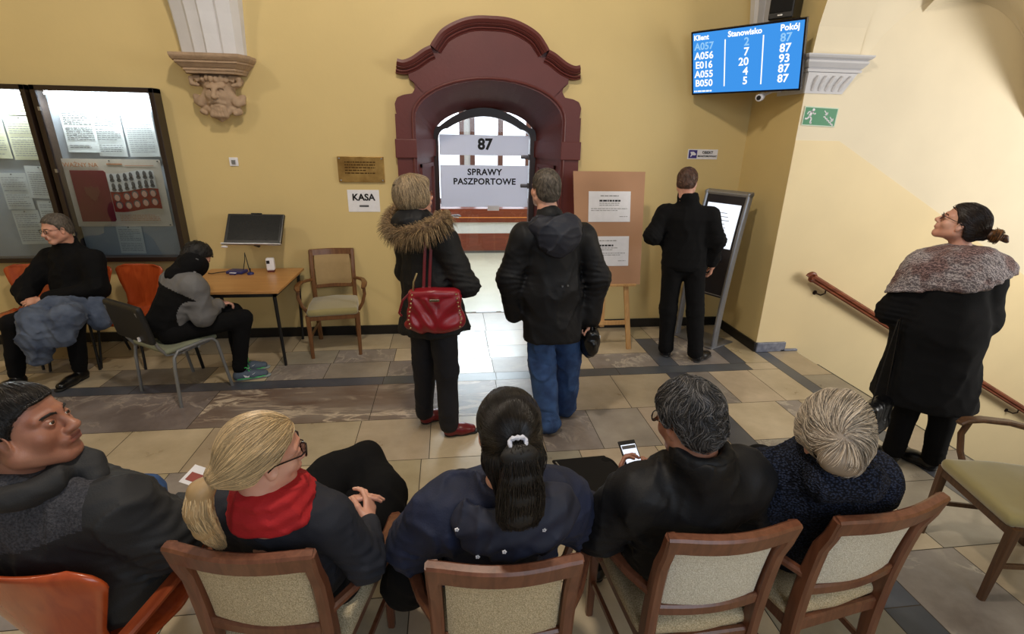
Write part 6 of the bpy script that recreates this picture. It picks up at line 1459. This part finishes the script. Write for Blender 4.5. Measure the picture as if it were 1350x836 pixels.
def man_phone():
    p = Person((.80, 1.38, 0), 'seated grey haired man with glasses and black jacket looking at the phone in his hands')
    hc = V3(.705, 1.265, 1.205); F, R = frame2(-6); p.head(hc, -24, -16, -2, (.745, 1.24, 1.01), res=.0032); c = V3(.765, 1.28, 0)
    bulk(p, (.765, 1.25, .90), (.80, 1.36, .58), (.745, 1.22, 1.02))
    ph = V3(.688, 1.60, .825); lw, rw = V3(.625, 1.50, .77), V3(.80, 1.50, .78)
    p.add(hand_sdf(lw, (.15, .80, .42), (-.85, .15, -.25), side=-1, curl=(.5, .9, .7), thumb=(.35, .2)), .0034); p.add(hand_sdf(rw, (-.45, .80, .35), (.35, .2, .85), side=1, curl=(.3, .5, .4), thumb=(.5, .3)), .0034)
    for w, e in ((lw, (.57, 1.36, .72)), (rw, (.95, 1.38, .74))): p.add(SDF().cone(w, w + (V3(*e) - w) * .5, .025, .032), .006)
    h = cap_hair(.011, nape=-.105, rough=.002, scale=70, puff=.003); ho = p.wear('hair', h, H_salt, .0045, local=True)
    p.strands(h, 4200, lambda P: np.stack([P[:, 0] * 5 + .3 * np.sin(P[:, 2] * 90), (P[:, 1] + .05) * 5 + .3 * np.sin(P[:, 0] * 80), -.4 + .3 * np.sin(P[:, 1] * 90)], 1), 5, .007, .0008, S_salt, ho, lift=.004, jit=.35, keep=lambda P: h(P) < .01)
    glasses(p.H, p.root, p.base)
    s = SDF(); s.cone(c + UP * .90, V3(.80, 1.37, .60), .128, .132, k=.08, flat=(R, 1.42)); le, re = V3(.475, 1.34, .74), V3(1.04, 1.36, .74)
    for e, el, w in ((-1, le, lw), (1, re, rw)): s.cone(c + UP * .945 + R * e * .08, c + UP * .94 + R * e * .19, .090, .086, k=.06); s.path([c + UP * .94 + R * e * .19, el, w - (w - el) * .14], [.088, .076, .052], k=.04)
    s.cone(c + UP * .98 - F * .03, V3(.742, 1.215, 1.10), .108, .088, k=.05); s.cut(V3(.742, 1.215, 1.112), (0, 0.1, 1), .01); s.warp(folds(.009, 17, 61, [(tuple(le), (0, 0, 1), .12, .006), (tuple(re), (0, 0, 1), .12, .006)])); p.wear('jacket', s, C_blacks, .008)
    s = SDF(); ring = [V3(.738, 1.215, 1.108 + .012 * math.sin(t)) + F * .066 * math.sin(t) + R * .076 * math.cos(t) for t in np.linspace(PI * .55, PI * 2.45, 17)]; s.path(ring, [.017] * 17, k=.01); s.path([q + UP * .022 for q in ring], [.013] * 17, k=.015); s.warp(folds(.002, 30, 3)); p.wear('collar', s, C_blacks, .005)
    hp, kn, an = [V3(.71, 1.44, .54), V3(.89, 1.44, .54)], [V3(.66, 1.84, .57), V3(.97, 1.84, .57)], [V3(.66, 1.82, .10), V3(.97, 1.82, .10)]; legs_seated(p, hp, kn, an, C_black, yaw=-3, L=.28)
    p.finish(SK_B)
    g = empty('smartphone', ph, 0, 'black smartphone with a bright screen held by the grey haired man', 'phone'); g.rotation_euler = Euler((math.radians(34), 0, math.radians(8)))
    b = MB(); b.box((0, 0, 0), (.072, .148, .009), bevel=.003); b.build('phone_body', M['ink'], g); MB().bb((-.031, -.058, .0046), (.031, .056, .0052)).build('screen', emis('phone_screen', (236, 242, 255), 1.2), g)
    b = MB(); b.bb((-.029, .038, .0053), (.029, .052, .0056)); b.build('status_bar', M['printd'], g); b = MB(); b.bb((-.026, .004, .0053), (.020, .018, .0056)); b.build('message_line', M['print'], g)
    # black folder on the knees between him and the navy jacket
    q = empty('document_folder', (.59, 1.67, .605), math.radians(12), 'flat glossy black folder resting on the knee of the man with the phone', 'folder'); q.rotation_euler = Euler((math.radians(-4), math.radians(8), math.radians(14)))
    b = MB(); b.box((0, 0, .06), (.27, .38, .012), bevel=.005); b.build('cover', mat('matt_black_cover', (14, 14, 17), .6, spec=.2), q); b = MB(); b.box((-.126, 0, .06), (.006, .34, .016), bevel=.002); b.build('edge', M['steel'], q)
man_phone()
def woman_white():
    p = Person((1.29, 1.44, 0), 'seated white haired woman in navy chunky knitted cardigan leaning to the right')
    hc = V3(1.205, 1.265, 1.120); F, R = frame2(8); p.head(hc, 20, -42, 10, (1.235, 1.25, .95), fem=True, res=.0035); c = V3(1.255, 1.33, 0)
    bulk(p, (1.25, 1.31, .84), (1.29, 1.42, .58), (1.235, 1.25, .96))
    lw, rw = V3(1.20, 1.70, .62), V3(1.42, 1.70, .62)
    for w, sd in ((lw, 1), (rw, -1)): p.add(hand_sdf(w, (.2 * sd, .9, 0), (0, .1, 1), side=sd, curl=(.4, .6, .4)), .004)
    h = SDF(); h.ell((0, -.018, .038), (.096, .114, .100)); h.ell((0, -.055, -.02), (.086, .066, .070), k=.04)
    for e in (-1, 1): h.ell((e * .068, .012, .0), (.028, .045, .05), k=.03)
    h.ell((0, .118, -.040), (.075, .065, .082), k=.02, op='s'); h.cone((0, -.07, -.05), (0, -.085, -.10), .058, .045, k=.04, flat=((1, 0, 0), 1.3)); h.cut((0, 0, -.115), (0, .5, -1), .02); h.warp(lambda P: .0035 * vnoise(P * V3(1, 1, .5), 60, 5)); ho = p.wear('hair', h, H_white, .005, local=True)
    cdir = V3(0, 0, 2) - hc; cdir /= np.linalg.norm(cdir); cr = np.array(p.H.inverted() @ Vector(hc + cdir * .125 + V3(.022, -.012, -.008)))
    p.strands(h, 5500, lambda P: (P - cr) / np.linalg.norm(P - cr, axis=1)[:, None] + .35 * np.cross(P - cr, cr / np.linalg.norm(cr)) / np.linalg.norm(P - cr, axis=1)[:, None], 9, .009, .0009, S_white, ho, lift=.0045, jit=.10, keep=lambda P: (P[:, 1] < .08) | (P[:, 2] > .05))
    s = SDF(); s.cone(c + UP * .86, V3(1.29, 1.42, .58), .135, .145, k=.08, flat=(R, 1.32)); le, re = V3(1.03, 1.40, .76), V3(1.56, 1.42, .78)
    for e, el, w in ((-1, le, lw), (1, re, rw)): s.cone(c + UP * .90 + R * e * .08, c + UP * .89 + R * e * .17, .092, .090, k=.06); s.path([c + UP * .89 + R * e * .17, el, w - (w - el) * .1], [.096, .086, .058], k=.04)
    s.cone(c + UP * .94 - F * .03, V3(1.22, 1.23, 1.05), .118, .10, k=.06); s.ell(V3(1.21, 1.175, 1.0), (.13, .07, .06), k=.04); s.cut(V3(1.23, 1.24, 1.075), (0, 0, 1), .015); s.warp(folds(.008, 15, 71)); s.warp(lambda P: .0022 * np.sin((P[:, 2] + .3 * P[:, 0]) * 420)); p.wear('cardigan', s, C_knit, .007)
    hp, kn, an = [V3(1.20, 1.50, .54), V3(1.38, 1.48, .54)], [V3(1.17, 1.90, .56), V3(1.45, 1.88, .56)], [V3(1.17, 1.88, .10), V3(1.45, 1.86, .10)]; legs_seated(p, hp, kn, an, C_black, yaw=8); p.finish(SK_A)
woman_white()
def man_left():
    p = Person((-1.18, 1.47, 0), 'seated dark haired man in grey and black jacket at the lower left, head turned right')
    hc = V3(-1.205, 1.395, 1.205); F, R = frame2(8); p.head(hc, 84, 14, -4, (-1.245, 1.40, 1.03), heavy=.006, s=1.09, nose=1.2, res=.0027); c = V3(-1.215, 1.40, 0)
    bulk(p, (-1.21, 1.38, .88), (-1.18, 1.45, .58), (-1.24, 1.37, 1.03)); rw, lw = V3(-.955, 1.62, .72), V3(-1.30, 1.72, .68)
    p.add(hand_sdf(rw, (-.1, .9, .05), (.4, 0, .9), side=-1, curl=(.4, .6, .4)), .0038); p.add(hand_sdf(lw, (.4, .9, .0), (0, 0, 1), side=1, curl=(.4, .6, .4)), .0038)
    h = cap_hair(.006, nape=-.07, front=.060, temple=.036, rough=.0008, puff=.001); ho = p.wear('hair', h, H_blk, .004, local=True); p.strands(h, 4500, swirl, 5, .007, .0009, S_blk, ho, lift=.002, keep=lambda P: h(P) < .008)
    for e in (-1, 1):
        b = MB(); b.M = Matrix.Translation(-Vector(p.base)) @ p.H; b.tube([(e * .014, .090, .0165), (e * .028, .0885, .022), (e * .044, .078, .0205), (e * .053, .064, .0145)], [.0022, .0028, .0024, .0012], 8); b.build('eyebrow', H_blk, p.root, True)
    s = SDF(); s.cone(c + UP * .90, V3(-1.18, 1.45, .58), .135, .15, k=.08, flat=(R, 1.42)); re, le = V3(-.925, 1.43, .76), V3(-1.47, 1.50, .74)
    for e, el, w in ((-1, le, lw), (1, re, rw)): s.cone(c + UP * .955 + R * e * .09, c + UP * .93 + R * e * .19, .092, .090, k=.06); s.path([c + UP * .93 + R * e * .19, el, w - (w - el) * .12], [.094, .084, .056], k=.04)
    s.cone(c + UP * .97, V3(-1.235, 1.375, 1.055), .11, .088, k=.05); s.cut(V3(-1.23, 1.37, 1.085), (.1, 0, 1), .01); s.warp(folds(.010, 16, 81, [(tuple(re), (0, 0, 1), .13, .007)]))
    yoke = lambda C: np.where((C[:, 1] < 1.42) & (C[:, 2] > .885 + .10 * np.clip((C[:, 0] + 1.22) * 3, -1, 1) - .0) & (C[:, 0] < -1.045), 1, 0)
    p.wear('jacket', s, [C_dkgrey, C_yoke], .007, matfn=yoke)
    s = SDF(); ring = [V3(-1.235, 1.365, 1.065) + F * .080 * math.sin(t) + R * .105 * math.cos(t) + UP * .016 * math.sin(t) for t in np.linspace(PI * .6, PI * 2.4, 17)]; s.path(ring, [.028] * 17, k=.02); s.path([ring[15], ring[15] + V3(.07, .0, -.02), ring[15] + V3(.10, -.03, -.05)], [.034, .034, .026], k=.03); s.warp(folds(.005, 24, 6)); p.wear('hood_collar', s, C_dkgrey, .006)
    hp, kn, an = [V3(-1.27, 1.52, .54), V3(-1.08, 1.50, .54)], [V3(-1.30, 1.93, .56), V3(-.99, 1.86, .54)], [V3(-1.30, 1.90, .10), V3(-.98, 1.86, .10)]
    legs_seated(p, hp, kn, an, C_jean, 'jeans', yaw=8, L=.28); p.finish(SK_B)
    g = empty('printed_card', (-.955, 1.70, .785), math.radians(-20), 'small white and red printed card in the hand of the man at the lower left', 'card'); g.rotation_euler = Euler((.3, .1, -.4)); MB().bb((-.05, -.04, 0), (.05, .04, .002)).build('card_sheet', M['paper'], g); MB().bb((-.035, -.025, .002), (.03, .01, .003)).build('picture', mat('reddish_card_print', (150, 70, 60), .5), g)
    # black bag on the floor between the chairs
    g = empty('floor_bag', (-.93, 1.30, 0), .3, 'black fabric bag standing on the floor between the orange chair and the first wooden chair', 'bag'); s = SDF(); s.box((0, 0, .16), (.075, .13, .15), rad=.04); s.warp(folds(.01, 18, 8)); s.cut((0, 0, .002), (0, 0, -1)); surf(s, .009, 'bag_body', C_black, g)
    b = MB(); b.tube([(0, -.07, .29), (.01, -.05, .36), (.01, .05, .36), (0, .07, .29)], .008, 8); b.build('handle', C_black, g, True)
man_left()
def man_wall():
    p = Person((-3.28, 4.68, 0), 'seated man in black coat with glasses, hands clasped, below the notice cases')
    hc = V3(-3.235, 4.60, 1.225); F, R = frame2(197); p.head(hc, 212, -8, 0, (-3.25, 4.68, 1.03), res=.0035); c = V3(-3.255, 4.70, 0)
    bulk(p, (-3.26, 4.72, .88), (-3.28, 4.70, .58), (-3.25, 4.68, 1.04)); rw, lw = V3(-3.50, 4.42, .655), V3(-3.36, 4.40, .665)
    p.add(hand_sdf(rw, (.95, -.25, -.1), (0, -.8, .6), side=-1, curl=(.4, .6, .4)), .0038); p.add(hand_sdf(lw, (-.95, -.2, -.05), (0, -.7, .7), side=1, curl=(.4, .6, .4)), .0038)
    h = cap_hair(.007, nape=-.07, front=.066, temple=.042, rough=.001); ho = p.wear('hair', h, H_grey, .005, local=True); p.strands(h, 700, swirl, 4, .007, .0012, S_grey, ho, lift=.002, keep=lambda P: h(P) < .008); glasses(p.H, p.root, p.base)
    s = SDF(); s.cone(c + UP * .90, V3(-3.28, 4.68, .60), .13, .15, k=.08, flat=(R, 1.4)); re, le = V3(-3.60, 4.60, .70), V3(-3.02, 4.56, .71)
    for e, el, w in ((1, re, rw), (-1, le, lw)): s.cone(c + UP * .95 + R * e * .09, c + UP * .935 + R * e * .20, .085, .083, k=.06); s.path([c + UP * .935 + R * e * .20, el, w - (w - el) * .15], [.090, .078, .052], k=.04)
    s.cone(c + UP * .97, V3(-3.25, 4.67, 1.12), .10, .080, k=.05); s.cut(V3(-3.25, 4.67, 1.125), (0, 0, 1), .01); s.warp(folds(.009, 17, 91)); s.warp(lambda P: .0); p.wear('coat', s, C_black, .009)
    hp, kn, an = [V3(-3.38, 4.62, .54), V3(-3.19, 4.62, .54)], [V3(-3.46, 4.20, .545), V3(-3.02, 4.20, .545)], [V3(-3.56, 4.20, .10), V3(-3.13, 4.27, .10)]
    legs_seated(p, hp, kn, an, C_black, yaw=190, L=.29); p.finish(SK_A)
    g = empty('denim_jacket', (-3.22, 4.35, .45), 0, 'blue grey denim jacket draped over the knees of the seated man in black', 'jacket'); s = SDF(); o = V3(-3.22, 4.35, .45)
    s.path([(-3.38, 4.40, .60), (-3.20, 4.36, .625), (-3.00, 4.40, .61)], [.04, .05, .05], k=.04); s.path([(-3.26, 4.36, .60), (-3.22, 4.12, .58), (-3.24, 4.08, .44), (-3.27, 4.09, .28)], [.09, .10, .09, .07], k=.06); s.path([(-3.12, 4.38, .60), (-3.03, 4.14, .58), (-3.05, 4.10, .48)], [.09, .10, .08], k=.06); s.path([(-2.96, 4.42, .60), (-2.92, 4.36, .48)], [.06, .05], k=.05); s.warp(folds(.016, 17, 5)); s.warp(lambda P: .007 * np.abs(np.sin((P[:, 0] + .4 * P[:, 2]) * 50 + 2 * vnoise(P, 10, 4))))
    V, Q = surf_arrays(s, .009); link('denim_cloth', arrays_mesh('denim_cloth', [(V - o, Q, 0)]), g, C_wash, True)
man_wall()
def boy():
    p = Person((-2.2, 4.0, 0), 'seated boy in grey and black hooded jacket with bright green laced trainers')
    F, R = frame2(38); hc = V3(-1.945, 4.10, 1.085); p.head(hc, 48, -42, 0, (-2.02, 4.06, .96), res=.004, s=.96); c = V3(-2.05, 4.03, 0); bulk(p, (-2.07, 4.03, .86), (-2.20, 3.98, .56), (-2.02, 4.05, .96))
    rw, lw = V3(-1.90, 4.20, .66), V3(-2.0, 4.28, .66)
    for w, sd in ((rw, -1), (lw, 1)): p.add(hand_sdf(w, F, (0, 0, 1), side=sd, curl=(.6, .8, .5), s=.9), .004)
    h = cap_hair(.010, nape=-.06, rough=.002); ho = p.wear('hair', h, H_blk, .006, local=True); p.strands(h, 500, swirl, 4, .009, .0014, S_blk, ho, lift=.004, keep=lambda P: h(P) < .01)
    s = SDF(); s.cone(c + UP * .88, V3(-2.20, 3.98, .60), .125, .13, k=.08, flat=(R, 1.25)); re, le = V3(-1.92, 3.95, .655), V3(-2.08, 4.28, .66)
    for e, el, w in ((1, re, rw), (-1, le, lw)): s.cone(c + UP * .91 + R * e * .08, c + UP * .89 + R * e * .15, .080, .078, k=.06); s.path([c + UP * .89 + R * e * .15, el, w - (w - el) * .1], [.084, .074, .050], k=.04)
    s.warp(folds(.006, 16, 95)); s.warp(quilt(0, .11, -.005)); sp = V3(-2.08, 3.99, .80)
    ma = lambda C: np.where((C - V3(-2.06, 4.0, .83)) @ V3(.45, .35, .82) > 0, 1, np.where((np.linalg.norm(C - re, axis=1) < .17) & ((C - V3(-1.995, 3.99, .7)) @ V3(.8, -.6, 0) > 0), 1, 0)); p.wear('jacket', s, [C_black, C_grey], .009, matfn=ma)
    s = SDF(); s.ell(hc - F * .045 - UP * .045, (.105, .105, .105), k=.05); s.ell(V3(-2.05, 4.02, .97), (.10, .09, .075), k=.05); s.ell(hc + F * .07 + UP * .06, (.10, .10, .10), k=.03, op='s'); s.warp(folds(.006, 22, 4)); hd = p.wear('hood', s, C_black, .008)
    b = MB(); b.M = Matrix.Translation(-Vector(p.base))
    for i in range(4): q = hc + R * .085 - F * (.085 - .012 * i) - UP * (.085 - .03 * i); b.box(tuple(q), (.02, .03, .008), rot=(0, .5, .4))
    b.build('hood_print', M['print'], hd)
    hp, kn, an = [V3(-2.26, 4.05, .53), V3(-2.14, 3.92, .53)], [V3(-1.86, 4.34, .55), V3(-1.72, 4.16, .55)], [V3(-1.86, 4.31, .12), V3(-1.80, 4.14, .12)]
    p.wear('trousers', trousers(hp, kn, an, (.088, .070, .050), (hp[0], hp[1]), .10), C_black, .010)
    tm = mat('grey_blue_trainer_mesh', (84, 98, 116), .7, noise=.4, nscale=60); gr = mat('neon_green_lace', (70, 220, 110), .5)
    for a, yw in zip(an, (72, 72)):
        f, r = frame2(yw); hl = a - f * .05; o = p.wear('shoe', shoe_sdf(hl, yw, .275, .075, s=None), tm, .0055); sl = p.wear('sole', sole_sdf(hl, yw, .285), mat('pale_trainer_sole', (150, 160, 160), .5), .0055, parent=o)
        b = MB(); b.M = Matrix.Translation(-Vector(p.base)); H0 = V3(hl[0], hl[1], 0)
        for k in range(5): q = H0 + f * (.105 + .022 * k) + UP * (.090 - .008 * k); b.tube([tuple(q - r * .028 - UP * .012), tuple(q + UP * .002), tuple(q + r * .028 + f * .015 - UP * .012)], .0032, 6)
        for e in (-1, 1): q = H0 + f * .095 + UP * .10; b.tube([tuple(q + r * e * (.018 + .02 * math.sin(t)) + UP * .022 * math.sin(t * 1.0) + f * .02 * math.cos(t)) for t in np.linspace(0, 2.6, 8)], .003, 6)
        b.tube([tuple(H0 + f * .02 + r * .042 + UP * .026), tuple(H0 + f * .10 + r * .046 + UP * .024), tuple(H0 + f * .20 + r * .046 + UP * .023), tuple(H0 + f * .24 + r * .03 + UP * .022)], .0032, 6)
        b.build('laces', gr, o, True); b = MB(); b.M = Matrix.Translation(-Vector(p.base))
        pts = [(-.045, .012), (-.012, -.004), (.05, .020), (-.008, -.016), (-.035, -.012)]; q0 = H0 + f * .115 + r * .0455 + UP * .048
        b.poly([tuple(q0 + f * x + UP * z + r * .0) for x, z in pts]); b.poly([tuple(q0 + f * x + UP * z + r * .0025) for x, z in pts[::-1]]); b.build('side_mark', M['paper'], o)
    p.finish(SK_A)
boy()
# ================================================================== LIGHT
def area(name, loc, target, size, energy, col=(1, 1, 1), sy=None, spread=180):
    L = bpy.data.lights.new(name, 'AREA'); L.size = size; L.energy = energy; L.color = col
    if sy: L.shape = 'RECTANGLE'; L.size_y = sy
    L.spread = math.radians(spread)
    o = bpy.data.objects.new(name, L); COL.objects.link(o); o.location = loc
    o.rotation_euler = (Vector(target) - Vector(loc)).to_track_quat('-Z', 'Y').to_euler(); return o
def point(name, loc, r, energy, col):
    L = bpy.data.lights.new(name, 'POINT'); L.shadow_soft_size = r; L.energy = energy; L.color = col
    o = bpy.data.objects.new(name, L); COL.objects.link(o); o.location = loc; return o
point('hall_lamp_right', (-.2, 1.6, 4.9), .16, 305, (1, .87, .71))
point('hall_lamp_left', (-4.2, 1.8, 4.8), .16, 115, (1, .87, .71))
area('stair_window_daylight', (7.0, 1.0, 2.3), (4.6, 4.3, 1.9), 2.0, 165, (1, .95, .88), sy=2.2)
area('office_daylight', (.5, 9.8, 2.5), (.5, 4.6, 0), 1.8, 34, (.86, .93, 1), sy=.8, spread=90)
area('hall_window_daylight', (1.5, -2.2, 3.0), (.6, 2, .6), 3.0, 60, (.75, .86, 1), sy=2.0)
w = bpy.data.worlds.new('world'); SC.world = w; w.use_nodes = True
w.node_tree.nodes['Background'].inputs[0].default_value = (1, .93, .82, 1); w.node_tree.nodes['Background'].inputs[1].default_value = .22
SC.view_settings.view_transform = 'Standard'; SC.view_settings.look = 'None'; SC.view_settings.gamma = 1; SC.view_settings.exposure = 0
SC.view_settings.use_curve_mapping = False
SC.cycles.use_denoising = True
SC.cycles.max_bounces = 6; SC.cycles.diffuse_bounces = 3; SC.cycles.transparent_max_bounces = 12
SC.cycles.sample_clamp_indirect = 6
